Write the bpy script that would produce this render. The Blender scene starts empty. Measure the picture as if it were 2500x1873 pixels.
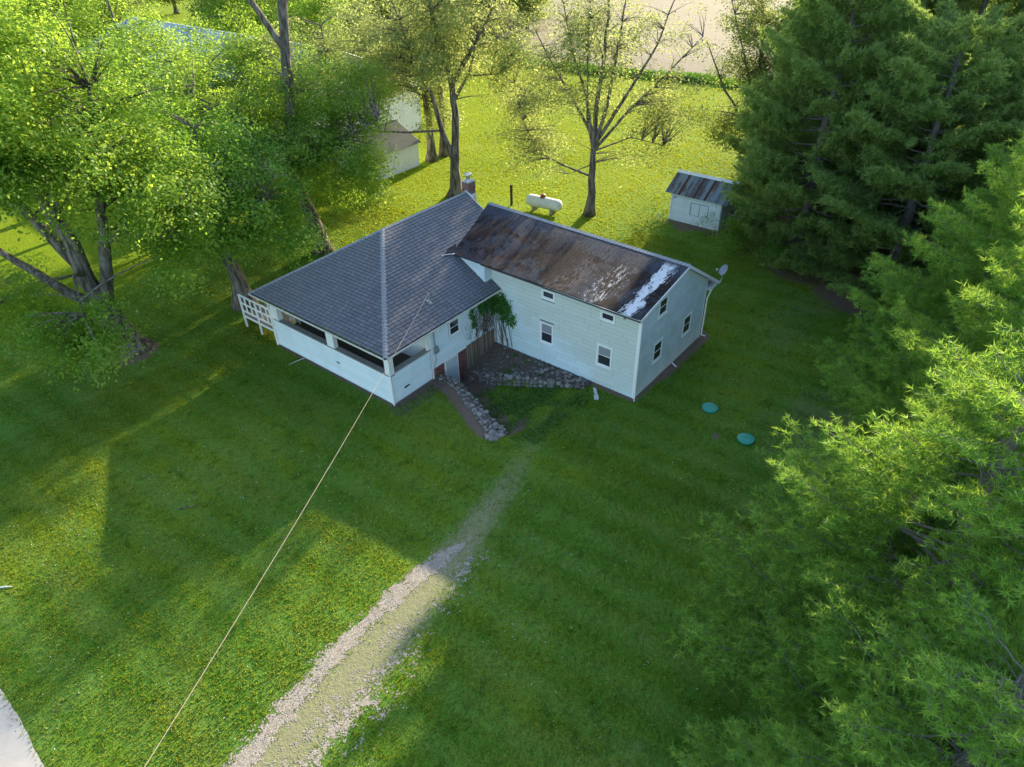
import bpy, math, random
import numpy as np
from mathutils import Vector, Matrix

random.seed(7)
RNG = np.random.default_rng(7)
SC = bpy.context.scene
COL = SC.collection

# ------------------------------------------------------------------ camera, sky, sun
cam = bpy.data.cameras.new("camera")
cam.sensor_fit = 'HORIZONTAL'
cam.sensor_width = 36.0
cam.lens = 24.26
cam.clip_start = 0.1
cam.clip_end = 3000
camo = bpy.data.objects.new("camera", cam)
COL.objects.link(camo)
yaw, pitch, roll = 0.68361, 0.62724, -0.024757
F = Vector((math.cos(yaw) * math.cos(pitch), math.sin(yaw) * math.cos(pitch), -math.sin(pitch)))
rt0 = Vector((math.sin(yaw), -math.cos(yaw), 0))
up0 = rt0.cross(F)
rt = rt0 * math.cos(roll) + up0 * math.sin(roll)
up = up0 * math.cos(roll) - rt0 * math.sin(roll)
camo.matrix_world = Matrix(((rt.x, up.x, -F.x, -19.233), (rt.y, up.y, -F.y, -24.020),
                            (rt.z, up.z, -F.z, 23.055), (0, 0, 0, 1)))
SC.camera = camo

SUN_AZ = 0.16      # direction the sun stands in, from +x towards +y
SUN_EL = math.radians(19)
world = bpy.data.worlds.new("World")
SC.world = world
world.use_nodes = True
wn = world.node_tree
wn.nodes.clear()
sky = wn.nodes.new("ShaderNodeTexSky")
sky.sky_type = 'NISHITA'
sky.sun_disc = False
sky.sun_elevation = SUN_EL
sky.sun_rotation = math.pi / 2 - SUN_AZ
bg = wn.nodes.new("ShaderNodeBackground")
bg.inputs[1].default_value = 0.15
wo = wn.nodes.new("ShaderNodeOutputWorld")
wn.links.new(sky.outputs[0], bg.inputs[0])
wn.links.new(bg.outputs[0], wo.inputs[0])

sl = bpy.data.lights.new("sun", 'SUN')
sl.energy = 4.6
sl.angle = math.radians(0.6)
sl.color = (1.0, 0.84, 0.6)
slo = bpy.data.objects.new("sun", sl)
sd = Vector((math.cos(SUN_AZ) * math.cos(SUN_EL), math.sin(SUN_AZ) * math.cos(SUN_EL), math.sin(SUN_EL)))
slo.rotation_euler = sd.to_track_quat('Z', 'Y').to_euler()
slo.location = (60, 20, 60)
COL.objects.link(slo)

SC.view_settings.view_transform = 'Standard'
SC.view_settings.look = 'None'
SC.view_settings.gamma = 1
SC.view_settings.exposure = 1.65
SC.view_settings.use_curve_mapping = False
SC.render.engine = 'CYCLES'
SC.cycles.use_denoising = True
SC.cycles.max_bounces = 8
SC.cycles.diffuse_bounces = 5
SC.cycles.glossy_bounces = 2
SC.cycles.transmission_bounces = 3
SC.cycles.transparent_max_bounces = 6
SC.cycles.sample_clamp_indirect = 6

# ------------------------------------------------------------------ node helper
class N:
    """a node socket with arithmetic"""
    def __init__(s, t, o): s.t = t; s.o = o
    def _m(s, op, *a):
        n = s.t.nodes.new("ShaderNodeMath"); n.operation = op
        for i, v in enumerate((s,) + a):
            if isinstance(v, N): s.t.links.new(v.o, n.inputs[i])
            else: n.inputs[i].default_value = v
        return N(s.t, n.outputs[0])
    def __add__(s, b): return s._m('ADD', b)
    def __sub__(s, b): return s._m('SUBTRACT', b)
    def __mul__(s, b): return s._m('MULTIPLY', b)
    def abs(s): return s._m('ABSOLUTE')
    def fract(s): return s._m('FRACT')
    def floor(s): return s._m('FLOOR')
    def sm(s, a, b):
        n = s.t.nodes.new("ShaderNodeMapRange"); n.interpolation_type = 'SMOOTHSTEP'
        s.t.links.new(s.o, n.inputs[0]); n.inputs[1].default_value = a; n.inputs[2].default_value = b
        return N(s.t, n.outputs[0])

class Mat:
    def __init__(s, name):
        s.m = bpy.data.materials.new(name); s.m.use_nodes = True
        s.t = s.m.node_tree; s.t.nodes.clear()
        s.out = s.t.nodes.new("ShaderNodeOutputMaterial")
        g = s.t.nodes.new("ShaderNodeNewGeometry")
        s.pos = g.outputs['Position']
    def xyz(s):
        n = s.t.nodes.new("ShaderNodeSeparateXYZ"); s.t.links.new(s.pos, n.inputs[0])
        return [N(s.t, o) for o in n.outputs]
    def scaled(s, sc, rot=(0, 0, 0)):
        n = s.t.nodes.new("ShaderNodeMapping"); s.t.links.new(s.pos, n.inputs[0])
        n.inputs['Scale'].default_value = sc; n.inputs['Rotation'].default_value = rot
        return n.outputs[0]
    def noise(s, scale, detail=3, rough=0.55, vec=None, dist=0):
        n = s.t.nodes.new("ShaderNodeTexNoise"); s.t.links.new(vec or s.pos, n.inputs['Vector'])
        n.inputs['Scale'].default_value = scale; n.inputs['Detail'].default_value = detail
        n.inputs['Roughness'].default_value = rough; n.inputs['Distortion'].default_value = dist
        return N(s.t, n.outputs['Fac'])
    def voro(s, scale, vec=None, out='Distance'):
        n = s.t.nodes.new("ShaderNodeTexVoronoi"); s.t.links.new(vec or s.pos, n.inputs['Vector'])
        n.inputs['Scale'].default_value = scale
        return N(s.t, n.outputs[out])
    def attr(s, name):
        n = s.t.nodes.new("ShaderNodeAttribute"); n.attribute_name = name
        return N(s.t, n.outputs['Fac'])
    def rnd(s):
        n = s.t.nodes.new("ShaderNodeObjectInfo"); return N(s.t, n.outputs['Random'])
    def mix(s, f, a, b):
        n = s.t.nodes.new("ShaderNodeMix"); n.data_type = 'RGBA'; n.clamp_factor = True
        if isinstance(f, N): s.t.links.new(f.o, n.inputs[0])
        else: n.inputs[0].default_value = f
        for i, v in ((6, a), (7, b)):
            if isinstance(v, tuple): n.inputs[i].default_value = (*v, 1)
            else: s.t.links.new(v, n.inputs[i])
        return n.outputs[2]
    def bump(s, h, strength=0.5, dist=0.02):
        n = s.t.nodes.new("ShaderNodeBump"); s.t.links.new(h.o, n.inputs['Height'])
        n.inputs['Strength'].default_value = strength; n.inputs['Distance'].default_value = dist
        return n.outputs[0]
    def pbr(s, col, rough=0.8, metal=0.0, spec=0.3, bump=None, trans=0):
        n = s.t.nodes.new("ShaderNodeBsdfPrincipled")
        if isinstance(col, tuple): n.inputs['Base Color'].default_value = (*col, 1)
        else: s.t.links.new(col, n.inputs['Base Color'])
        if isinstance(rough, N): s.t.links.new(rough.o, n.inputs['Roughness'])
        else: n.inputs['Roughness'].default_value = rough
        n.inputs['Metallic'].default_value = metal
        n.inputs['Specular IOR Level'].default_value = spec
        if bump is not None: s.t.links.new(bump, n.inputs['Normal'])
        s.t.links.new(n.outputs[0], s.out.inputs[0]); return s.m
    def leaf(s, col, tcol, tr=0.5, gloss=0.06, bump=None):
        d = s.t.nodes.new("ShaderNodeBsdfDiffuse"); t = s.t.nodes.new("ShaderNodeBsdfTranslucent")
        g = s.t.nodes.new("ShaderNodeBsdfGlossy"); g.inputs['Roughness'].default_value = 0.45
        g.inputs['Color'].default_value = (0.9, 0.95, 0.8, 1)
        for n, c in ((d, col), (t, tcol)):
            if isinstance(c, tuple): n.inputs[0].default_value = (*c, 1)
            else: s.t.links.new(c, n.inputs[0])
        m = s.t.nodes.new("ShaderNodeMixShader"); m.inputs[0].default_value = tr
        s.t.links.new(d.outputs[0], m.inputs[1]); s.t.links.new(t.outputs[0], m.inputs[2])
        m2 = s.t.nodes.new("ShaderNodeMixShader"); m2.inputs[0].default_value = gloss
        s.t.links.new(m.outputs[0], m2.inputs[1]); s.t.links.new(g.outputs[0], m2.inputs[2])
        s.t.links.new(m2.outputs[0], s.out.inputs[0]); return s.m

M = {}
# siding
def siding(name, base, grime, gstr, tone=0.12):
    k = Mat(name)
    st = k.noise(1.0, 4, 0.6, k.scaled((1.1, 1.1, 0.45)))
    st2 = k.noise(7.0, 3, 0.6, k.scaled((1, 1, 0.3)))
    r = k.rnd()
    c = k.mix(st.sm(0.42, 0.7) * gstr + r * tone, base, grime)
    c = k.mix(st2.sm(0.6, 0.8) * 0.2, c, (0.45, 0.46, 0.42))
    return k.pbr(c, 0.62, bump=k.bump(k.noise(40, 2, 0.5, k.scaled((1, 1, 3))), 0.15, 0.01))
M['siding'] = siding('white_siding', (0.69, 0.79, 0.83), (0.55, 0.65, 0.68), 0.3, 0.35)
k = Mat('weathered_siding'); x, y, z = k.xyz(); big = k.noise(0.45, 4, 0.6)
patch = (z * 0.16 + (y * -0.055) + big * 1.1).sm(0.75, 1.35)
c = k.mix(patch, (0.60, 0.75, 0.80), (0.56, 0.62, 0.57))
c = k.mix(k.rnd() * 0.35, c, (0.45, 0.52, 0.5)); c = k.mix(k.noise(2.2, 5, 0.7).sm(0.5, 0.8) * 0.3, c, (0.4, 0.45, 0.42))
M['siding_w'] = k.pbr(c, 0.6, bump=k.bump(k.noise(9, 4, 0.6), 0.2, 0.02))
k = Mat('blistered_siding'); x, y, z = k.xyz(); v = k.noise(1.1, 5, 0.65)
c = k.mix(v.sm(0.35, 0.7) * 0.6, (0.64, 0.75, 0.80), (0.44, 0.53, 0.55)); c = k.mix(k.rnd() * 0.3, c, (0.5, 0.57, 0.56))
M['siding_b'] = k.pbr(c, 0.6, bump=k.bump(k.noise(5, 4, 0.7), 0.35, 0.03))
M['trim'] = siding('white_trim', (0.78, 0.8, 0.8), (0.6, 0.63, 0.6), 0.25)
M['core'] = siding('lap_shade_core', (0.17, 0.19, 0.2), (0.15, 0.165, 0.165), 0.25)  # dark core bared in the course gaps, coloured to draw lap shadow lines
M['metal_w'] = siding('white_sheet_metal', (0.72, 0.75, 0.78), (0.55, 0.58, 0.6), 0.5)
# shingles
k = Mat('asphalt_shingle')
rr = k.rnd(); n1 = k.noise(0.55, 4, 0.6); n2 = k.noise(9, 3, 0.7); n3 = k.noise(3.1, 2, 0.5)
c = k.mix(rr * 0.75 + n2 * 0.25, (0.085, 0.09, 0.105), (0.16, 0.165, 0.185))
cell = k.attr('rnd')
c = k.mix(cell * 0.6, c, (0.18, 0.185, 0.205))
c = k.mix(n1.sm(0.52, 0.75) * 0.35, c, (0.16, 0.155, 0.15))
M['shingle'] = k.pbr(c, 0.9, spec=0.2, bump=k.bump(k.noise(60, 2), 0.35, 0.01))
k = Mat('shingle_joint'); M['felt'] = k.pbr(k.mix(k.noise(5), (0.02, 0.022, 0.026), (0.04, 0.04, 0.045)), 0.95)
k = Mat('galvanised_ridge'); M['ridge'] = k.pbr(k.mix(k.noise(4), (0.2, 0.215, 0.24), (0.3, 0.315, 0.34)), 0.8, 0.0)
# worn roll roofing of the wing
k = Mat('worn_roll_roofing')
x, y, z = k.xyz()
dn = k.noise(0.5, 6, 0.68, k.scaled((0.9, 1.0, 1)), 1.2)
streak = k.noise(1.0, 6, 0.72, k.scaled((0.5, 2.0, 1), (0, 0, 0.22)), 0.9)
fine = k.noise(2.6, 6, 0.75, k.scaled((0.9, 3.0, 1), (0, 0, 0.22)), 0.7)
c = k.mix((dn * 0.7 + fine * 0.3).sm(0.47, 0.54), (0.013, 0.010, 0.012), (0.036, 0.044, 0.06))
c = k.mix(streak.sm(0.5, 0.56) * 0.5, c, (0.03, 0.022, 0.022))
near_main = y.sm(-4.0, 1.0) * x.sm(13.0, 11.0)
c = k.mix(near_main * (streak * 0.6 + fine * 0.4).sm(0.47, 0.57) * 0.6, c, (0.075, 0.042, 0.036))
tanp = (y + 5.3 + (x - 10.0) * 0.15).abs().sm(1.2, 0.1) * (fine * 0.6 + dn * 0.4).sm(0.46, 0.54)
c = k.mix(tanp * 0.55, c, (0.125, 0.105, 0.095))
c = k.mix(x.sm(11.2, 12.6) * fine.sm(0.3, 0.55) * 0.8, c, (0.05, 0.06, 0.082))
band = (y + 9.35 - (x - 8.3) * 0.02 + (streak - 0.5) * 1.6).abs().sm(1.0, 0.0)
white = band * 0.42 + fine * 0.75 + streak * 0.25
w1 = white.sm(0.80, 0.88) * x.sm(13.0, 12.4)
band2 = (y + 7.2 + (x - 9.0) * 0.1).abs().sm(1.5, 0.2)
w2 = (band2 * 0.14 + fine * 0.75 + streak * 0.3).sm(0.685, 0.73) * x.sm(12.0, 10.5)
w3 = (fine * 0.8 + dn * 0.25).sm(0.655, 0.69) * x.sm(11.0, 9.0) * y.sm(-1.0, -3.0)
c = k.mix(w1, c, (0.62, 0.65, 0.68)); c = k.mix(w2 * 0.85, c, (0.45, 0.46, 0.48)); c = k.mix(w3 * 0.8, c, (0.42, 0.42, 0.43))
h = k.noise(5, 5, 0.7, k.scaled((1, 3, 1)))
M['roll'] = k.pbr(c, dn * 0.2 + 0.7, spec=0.12, bump=k.bump(h + fine * 2.0, 0.6, 0.03))
# metals and small things
def flat(name, a, b, sc=4, rough=0.6, metal=0.0, spec=0.4, bs=0.0):
    k = Mat(name); c = k.mix(k.noise(sc, 4, 0.6), a, b)
    return k.pbr(c, rough, metal, spec, k.bump(k.noise(sc * 6, 3), bs, 0.02) if bs else None)
M['gutter'] = flat('white_gutter', (0.66, 0.67, 0.66), (0.4, 0.41, 0.38), 6)
M['gutter_d'] = flat('dark_gutter', (0.03, 0.03, 0.032), (0.09, 0.09, 0.09), 8)
M['screen'] = flat('porch_screen', (0.012, 0.012, 0.012), (0.025, 0.024, 0.022), 2, 0.6)
M['glass'] = Mat('window_glass').pbr((0.03, 0.035, 0.045), 0.08, 0.0, 0.9)
M['blind'] = flat('window_blind', (0.28, 0.3, 0.32), (0.2, 0.21, 0.23), 8, 0.5, 0, 0.8)
M['concrete'] = flat('concrete', (0.3, 0.29, 0.27), (0.2, 0.19, 0.17), 3, 0.9, bs=0.3)
M['mortar'] = flat('mortar', (0.5, 0.48, 0.45), (0.38, 0.36, 0.33), 8, 0.95)
k = Mat('red_brick'); M['brick'] = k.pbr(k.mix(k.attr('rnd'), (0.10, 0.03, 0.026), (0.2, 0.07, 0.055)), 0.85, bump=k.bump(k.noise(40), 0.3, 0.01))
k = Mat('field_stone'); M['stone'] = k.pbr(k.mix(k.noise(9, 4, 0.65), k.mix(k.rnd(), (0.15, 0.135, 0.12), (0.34, 0.32, 0.295)), k.mix(k.rnd(), (0.08, 0.07, 0.06), (0.2, 0.185, 0.165))), 0.9, bump=k.bump(k.noise(25, 4), 0.5, 0.02))
k = Mat('bed_stone'); M['stone2'] = k.pbr(k.mix(k.noise(9, 4), k.mix(k.attr('rnd'), (0.09, 0.075, 0.06), (0.28, 0.25, 0.22)), (0.06, 0.05, 0.04)), 0.95)
k = Mat('grey_bark'); bz = k.noise(5, 5, 0.7, k.scaled((1, 1, 0.16)))
M['bark'] = k.pbr(k.mix(bz.sm(0.35, 0.65), (0.06, 0.05, 0.042), (0.25, 0.225, 0.195)), 0.95, spec=0.1, bump=k.bump(k.noise(11, 4, 0.7, k.scaled((1, 1, 0.14))), 1.0, 0.08))
k = Mat('pine_bark'); M['bark_p'] = k.pbr(k.mix(k.noise(8, 4, 0.6, k.scaled((1, 1, 0.4))), (0.07, 0.06, 0.055), (0.24, 0.22, 0.205)), 0.95, spec=0.1, bump=k.bump(k.noise(14, 4), 0.6, 0.04))
k = Mat('weathered_board'); M['wood'] = k.pbr(k.mix(k.rnd() * 0.7 + k.noise(5) * 0.4, (0.32, 0.26, 0.2), (0.12, 0.09, 0.07)), 0.9)
M['deck'] = flat('deck_board', (0.32, 0.29, 0.25), (0.2, 0.175, 0.15), 5, 0.9)
M['post'] = flat('dark_post', (0.04, 0.025, 0.02), (0.075, 0.045, 0.03), 10, 0.9)
M['teal'] = flat('teal_plastic', (0.0, 0.25, 0.17), (0.02, 0.31, 0.23), 3, 0.45, 0, 0.4)
M['tank'] = flat('tank_paint', (0.72, 0.75, 0.73), (0.5, 0.53, 0.5), 2.2, 0.4, 0, 0.5)
M['red'] = flat('red_cap', (0.36, 0.055, 0.035), (0.25, 0.05, 0.03), 6, 0.5)
M['steel'] = flat('steel_pipe', (0.6, 0.6, 0.6), (0.4, 0.4, 0.4), 6, 0.35, 0.8)
M['meter'] = flat('meter_box', (0.33, 0.36, 0.37), (0.22, 0.24, 0.25), 5, 0.55, 0.2)
M['dish'] = flat('dish_grey', (0.3, 0.32, 0.35), (0.24, 0.26, 0.29), 5, 0.5)
M['wire'] = flat('wire_sheath', (0.5, 0.42, 0.34), (0.4, 0.33, 0.27), 3, 0.7)
k = Mat('shed_roof_metal'); x, y, z = k.xyz()
rst = (k.noise(1.0, 3, 0.6, k.scaled((0.3, 2.4, 1)))).sm(0.5, 0.6)
c = k.mix(k.rnd().sm(0.3, 0.75), (0.13, 0.17, 0.21), (0.22, 0.28, 0.33)); c = k.mix(rst * 0.7, c, (0.1, 0.045, 0.03))
M['shedroof'] = k.pbr(c, 0.5, 0.3, 0.4)
k = Mat('rusty_strip'); M['rust'] = k.pbr(k.mix(k.noise(6, 4), (0.11, 0.05, 0.035), (0.05, 0.03, 0.028)), 0.85)
k = Mat('old_corrugated_roof')
c = k.mix(k.noise(1.2, 4, 0.6), (0.2, 0.2, 0.205), (0.36, 0.355, 0.36)); M['oldroof'] = k.pbr(c, 0.6, 0.2, 0.4)
# leaves
def leafmat(name, a, b, ta, tb, tr=0.5, gloss=0.02):
    k = Mat(name); r = k.attr('rnd'); big = k.noise(0.35, 2)
    f = r * 0.7 + big * 0.3
    return k.leaf(k.mix(f, a, b), k.mix(f, ta, tb), tr, gloss)
M['maple'] = leafmat('maple_leaf', (0.07, 0.18, 0.02), (0.16, 0.29, 0.035), (0.29, 0.5, 0.04), (0.54, 0.68, 0.09), 0.53)
M['maple_d'] = leafmat('dark_maple_leaf', (0.055, 0.18, 0.02), (0.13, 0.27, 0.03), (0.2, 0.45, 0.03), (0.42, 0.62, 0.07), 0.52)
M['pale'] = leafmat('spring_leaf', (0.13, 0.19, 0.055), (0.25, 0.3, 0.1), (0.36, 0.46, 0.1), (0.6, 0.62, 0.22), 0.5)
M['wood_l'] = leafmat('woodland_leaf', (0.06, 0.12, 0.025), (0.14, 0.2, 0.045), (0.24, 0.34, 0.06), (0.48, 0.54, 0.14), 0.5)
M['needle'] = leafmat('pine_needle', (0.075, 0.21, 0.035), (0.26, 0.44, 0.07), (0.2, 0.42, 0.03), (0.55, 0.68, 0.09), 0.4, 0.015)
M['needle_d'] = leafmat('deep_pine_needle', (0.08, 0.18, 0.05), (0.24, 0.34, 0.09), (0.24, 0.42, 0.07), (0.55, 0.64, 0.15), 0.46, 0.02)
M['vine'] = leafmat('vine_leaf', (0.03, 0.13, 0.02), (0.07, 0.2, 0.03), (0.06, 0.25, 0.02), (0.12, 0.33, 0.03), 0.35)
M['weed'] = leafmat('weed_leaf', (0.04, 0.12, 0.02), (0.1, 0.2, 0.035), (0.08, 0.25, 0.02), (0.18, 0.34, 0.04), 0.35)
M['moss'] = leafmat('gutter_moss', (0.1, 0.13, 0.02), (0.2, 0.22, 0.04), (0.12, 0.16, 0.02), (0.2, 0.22, 0.03), 0.3)
M['twig'] = flat('dry_twig', (0.16, 0.11, 0.09), (0.08, 0.055, 0.045), 9, 0.95)
# ground
def ground_nodes(k):
    x, y, z = k.xyz()
    big = k.noise(0.09, 3, 0.55); mid = k.noise(0.6, 4, 0.6); fin = k.noise(4.5, 4, 0.7); vf = k.noise(22, 3, 0.7)
    c = k.mix(big.sm(0.38, 0.64), (0.065, 0.17, 0.014), (0.155, 0.24, 0.016))
    c = k.mix(mid.sm(0.38, 0.68) * 0.6, c, (0.055, 0.165, 0.018))
    c = k.mix(fin.sm(0.45, 0.7) * 0.6, c, (0.2, 0.26, 0.04)); c = k.mix((k.noise(0.28, 4, 0.6, k.scaled((1, 0.45, 1)))).sm(0.5, 0.66) * 0.55, c, (0.17, 0.22, 0.04)); c = k.mix(k.noise(1.7, 3, 0.6).sm(0.54, 0.64) * 0.55, c, (0.03, 0.10, 0.01))
    mow = ((x + y * 0.06 + mid * 0.6) * 0.55).fract(); mow = (mow - 0.5).abs()
    c = k.mix(mow.sm(0.1, 0.4) * 0.45, c, (0.13, 0.25, 0.045))
    c = k.mix(vf.sm(0.48, 0.7) * 0.6, c, (0.014, 0.045, 0.004))
    return c, fin, vf
k = Mat('lawn')
c, fin, vf = ground_nodes(k)
far = k.attr('lawn_sun_tint')
c = k.mix(far * 0.85, c, k.mix(k.noise(0.8, 4, 0.6), (0.14, 0.23, 0.006), (0.22, 0.285, 0.01)))  # sunlit look of the back lawn, put into its colour
soil = k.attr('soil') + (k.noise(1.6, 4, 0.65) - 0.5) * 0.9
soilc = k.mix(k.noise(7, 4, 0.7), (0.11, 0.08, 0.058), (0.26, 0.19, 0.145))
worn = k.attr('worn') * 1.0 + (k.noise(2.2, 5, 0.7) - 0.5) * 0.7
wornc = k.mix(k.noise(12, 3, 0.7), (0.23, 0.215, 0.135), (0.35, 0.305, 0.21))
c = k.mix(worn.sm(0.42, 1.0) * 0.72, c, wornc)
c = k.mix(soil.sm(0.42, 0.62), c, soilc)
M['lawn'] = k.pbr(c, 0.95, spec=0.08, bump=k.bump(vf * 0.6 + fin, 0.9, 0.08))
k = Mat('grass_blade'); r = k.attr('rnd')
x, y, z = k.xyz(); big = k.noise(0.09, 3, 0.55); mid = k.noise(0.6, 4, 0.6)
ca = k.mix(big.sm(0.38, 0.64), (0.065, 0.18, 0.014), (0.16, 0.25, 0.016)); ca = k.mix(mid.sm(0.4, 0.7) * 0.5, ca, (0.05, 0.17, 0.02))
ca = k.mix((k.noise(0.28, 4, 0.6, k.scaled((1, 0.45, 1)))).sm(0.5, 0.66) * 0.5, ca, (0.18, 0.24, 0.04)); mw = ((x + y * 0.06 + mid * 0.6) * 0.55).fract(); mw = (mw - 0.5).abs(); ca = k.mix(mw.sm(0.1, 0.4) * 0.45, ca, (0.15, 0.27, 0.05)); ca = k.mix(k.noise(1.7, 3, 0.6).sm(0.54, 0.64) * 0.55, ca, (0.03, 0.10, 0.01)); ca = k.mix(r.sm(0.5, 1.0) * 0.75, ca, (0.27, 0.3, 0.03)); ca = k.mix(r.sm(0.45, 0.0) * 0.7, ca, (0.015, 0.055, 0.006)); ca = k.mix(k.attr('lawn_sun_tint') * 0.8, ca, (0.2, 0.27, 0.012))  # last mix paints sunlight into the back-lawn blades as a yellower tint
M['blade'] = k.leaf(ca, k.mix(0.6, ca, (0.52, 0.52, 0.03)), 0.42, 0.012)
k = Mat('pale_gravel'); c = k.mix(k.voro(17).sm(0.1, 0.6), (0.46, 0.42, 0.36), (0.29, 0.255, 0.205))
c = k.mix(k.noise(1.3, 4, 0.65).sm(0.5, 0.75) * 0.4, c, (0.27, 0.22, 0.14))
M['gravel'] = k.pbr(c, 0.95, spec=0.1, bump=k.bump(k.voro(30), 0.5, 0.015))
k = Mat('gravel_chip'); M['chip'] = k.pbr(k.mix(k.attr('rnd'), (0.18, 0.165, 0.14), (0.42, 0.4, 0.37)), 0.9)
k = Mat('road_surface'); M['road'] = k.pbr(k.mix(k.noise(3, 5, 0.7), (0.34, 0.33, 0.31), (0.44, 0.42, 0.39)), 0.95, bump=k.bump(k.noise(40), 0.4, 0.01))
k = Mat('bare_field'); fr = k.noise(0.5, 5, 0.65); M['field'] = k.pbr(k.mix(fr.sm(0.35, 0.65), k.mix(k.noise(0.06, 3), (0.17, 0.14, 0.10), (0.22, 0.185, 0.14)), k.mix(k.noise(3, 3), (0.12, 0.125, 0.06), (0.2, 0.17, 0.115))), 0.95)

# ------------------------------------------------------------------ mesh helpers
def np_mesh(name, V, Fc, mat, rnd=None, attrs=None, smooth=False):
    """V (n,3), Fc (m,k) all faces with k corners"""
    V = np.asarray(V, np.float32); Fc = np.asarray(Fc, np.int32)
    me = bpy.data.meshes.new(name)
    me.vertices.add(len(V)); me.vertices.foreach_set("co", V.ravel())
    m, kk = Fc.shape
    me.loops.add(m * kk); me.loops.foreach_set("vertex_index", Fc.ravel())
    me.polygons.add(m); me.polygons.foreach_set("loop_start", np.arange(0, m * kk, kk, dtype=np.int32))
    if smooth: me.polygons.foreach_set("use_smooth", np.ones(m, bool))
    me.update(calc_edges=True)
    if rnd is not None:
        a = me.attributes.new('rnd', 'FLOAT', 'POINT'); a.data.foreach_set('value', np.asarray(rnd, np.float32))
    for nme, val in (attrs or {}).items():
        a = me.attributes.new(nme, 'FLOAT', 'POINT'); a.data.foreach_set('value', np.asarray(val, np.float32))
    me.materials.append(mat)
    return me

class MB:
    def __init__(s): s.v = []; s.f = []; s.r = []
    def add(s, vs, fs, r=0.5):
        b = len(s.v); s.v += [tuple(p) for p in vs]; s.f += [[b + i for i in q] for q in fs]; s.r += [r] * len(vs)
    def box(s, x0, x1, y0, y1, z0, z1, r=0.5):
        s.add([(x0, y0, z0), (x1, y0, z0), (x1, y1, z0), (x0, y1, z0), (x0, y0, z1), (x1, y0, z1), (x1, y1, z1), (x0, y1, z1)],
              [(0, 3, 2, 1), (4, 5, 6, 7), (0, 1, 5, 4), (1, 2, 6, 5), (2, 3, 7, 6), (3, 0, 4, 7)], r)
    def obox(s, o, ax, ay, az, r=0.5):
        o, ax, ay, az = map(Vector, (o, ax, ay, az))
        p = [o, o + ax, o + ax + ay, o + ay]; p += [q + az for q in p]
        s.add(p, [(0, 3, 2, 1), (4, 5, 6, 7), (0, 1, 5, 4), (1, 2, 6, 5), (2, 3, 7, 6), (3, 0, 4, 7)], r)
    def slab(s, pts, th):
        """polygon of 3-d points, thickened downward by vector th"""
        n = len(pts); th = Vector(th); P = [Vector(p) for p in pts]
        s.add(P + [p - th for p in P], [list(range(n)), list(range(2 * n - 1, n - 1, -1))] + [[(i + 1) % n, i, n + i, n + (i + 1) % n] for i in range(n)])
    def tube(s, pts, rad, n=8, cap=True, r=0.5):
        P = [Vector(p) for p in pts]
        if not hasattr(rad, '__len__'): rad = [rad] * len(P)
        rings = []; ref = Vector((0.13, 0.31, 0.94))
        for i, p in enumerate(P):
            d = (P[min(i + 1, len(P) - 1)] - P[max(i - 1, 0)]).normalized()
            a = d.cross(ref)
            if a.length < 0.2: a = d.cross(Vector((1, 0, 0)))
            a.normalize(); b = d.cross(a)
            rings.append([p + (a * math.cos(2 * math.pi * j / n) + b * math.sin(2 * math.pi * j / n)) * rad[i] for j in range(n)])
        fs = []
        for i in range(len(P) - 1):
            for j in range(n):
                fs.append([i * n + j, i * n + (j + 1) % n, (i + 1) * n + (j + 1) % n, (i + 1) * n + j])
        if cap: fs += [list(range(n))[::-1], [(len(P) - 1) * n + j for j in range(n)]]
        s.add([q for R_ in rings for q in R_], fs, r)
    def mesh(s, name, mat, base=(0, 0, 0), smooth=False):
        me = bpy.data.meshes.new(name)
        b = Vector(base)
        me.from_pydata([tuple(Vector(p) - b) for p in s.v], [], s.f)
        a = me.attributes.new('rnd', 'FLOAT', 'POINT'); a.data.foreach_set('value', np.asarray(s.r, np.float32))
        me.materials.append(mat)
        if smooth:
            me.polygons.foreach_set("use_smooth", np.ones(len(me.polygons), bool))
        return me

def thing(name, label, cat, loc=(0, 0, 0), group=None):
    o = bpy.data.objects.new(name, None); o.empty_display_size = 0.3; o.location = loc
    COL.objects.link(o); o['label'] = label; o['category'] = cat
    if group: o['group'] = group
    return o
def wpos(o):
    v = Vector((0, 0, 0))
    while o: v += Vector(o.location); o = o.parent
    return v
def part(name, mb, mat, parent, kind=None, smooth=False, label=None):
    """mesh given in world coordinates, child of parent (parents are never rotated here)"""
    base = wpos(parent)
    me = mb.mesh(name, mat, base, smooth) if isinstance(mb, MB) else mb
    o = bpy.data.objects.new(name, me); COL.objects.link(o); o.parent = parent
    if kind: o['kind'] = kind
    if label: o['label'] = label
    return o
def single(name, mb, mat, label, cat, base=(0, 0, 0), group=None, smooth=False):
    me = mb.mesh(name, mat, base, smooth) if isinstance(mb, MB) else mb
    o = bpy.data.objects.new(name, me); o.location = base; COL.objects.link(o)
    o['label'] = label; o['category'] = cat
    if group: o['group'] = group
    return o
def struct(name, me, kind='structure'):
    o = bpy.data.objects.new(name, me); COL.objects.link(o); o['kind'] = kind; return o
def place(name, me, parent, loc, mat3=None, scale=(1, 1, 1)):
    """instance of a shared unit mesh at a world location under parent"""
    o = bpy.data.objects.new(name, me); COL.objects.link(o); o.parent = parent
    m = (mat3.to_4x4() if mat3 is not None else Matrix.Identity(4)) @ Matrix.Diagonal((*scale, 1))
    m.translation = Vector(loc) - wpos(parent)
    o.matrix_basis = m
    return o

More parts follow.
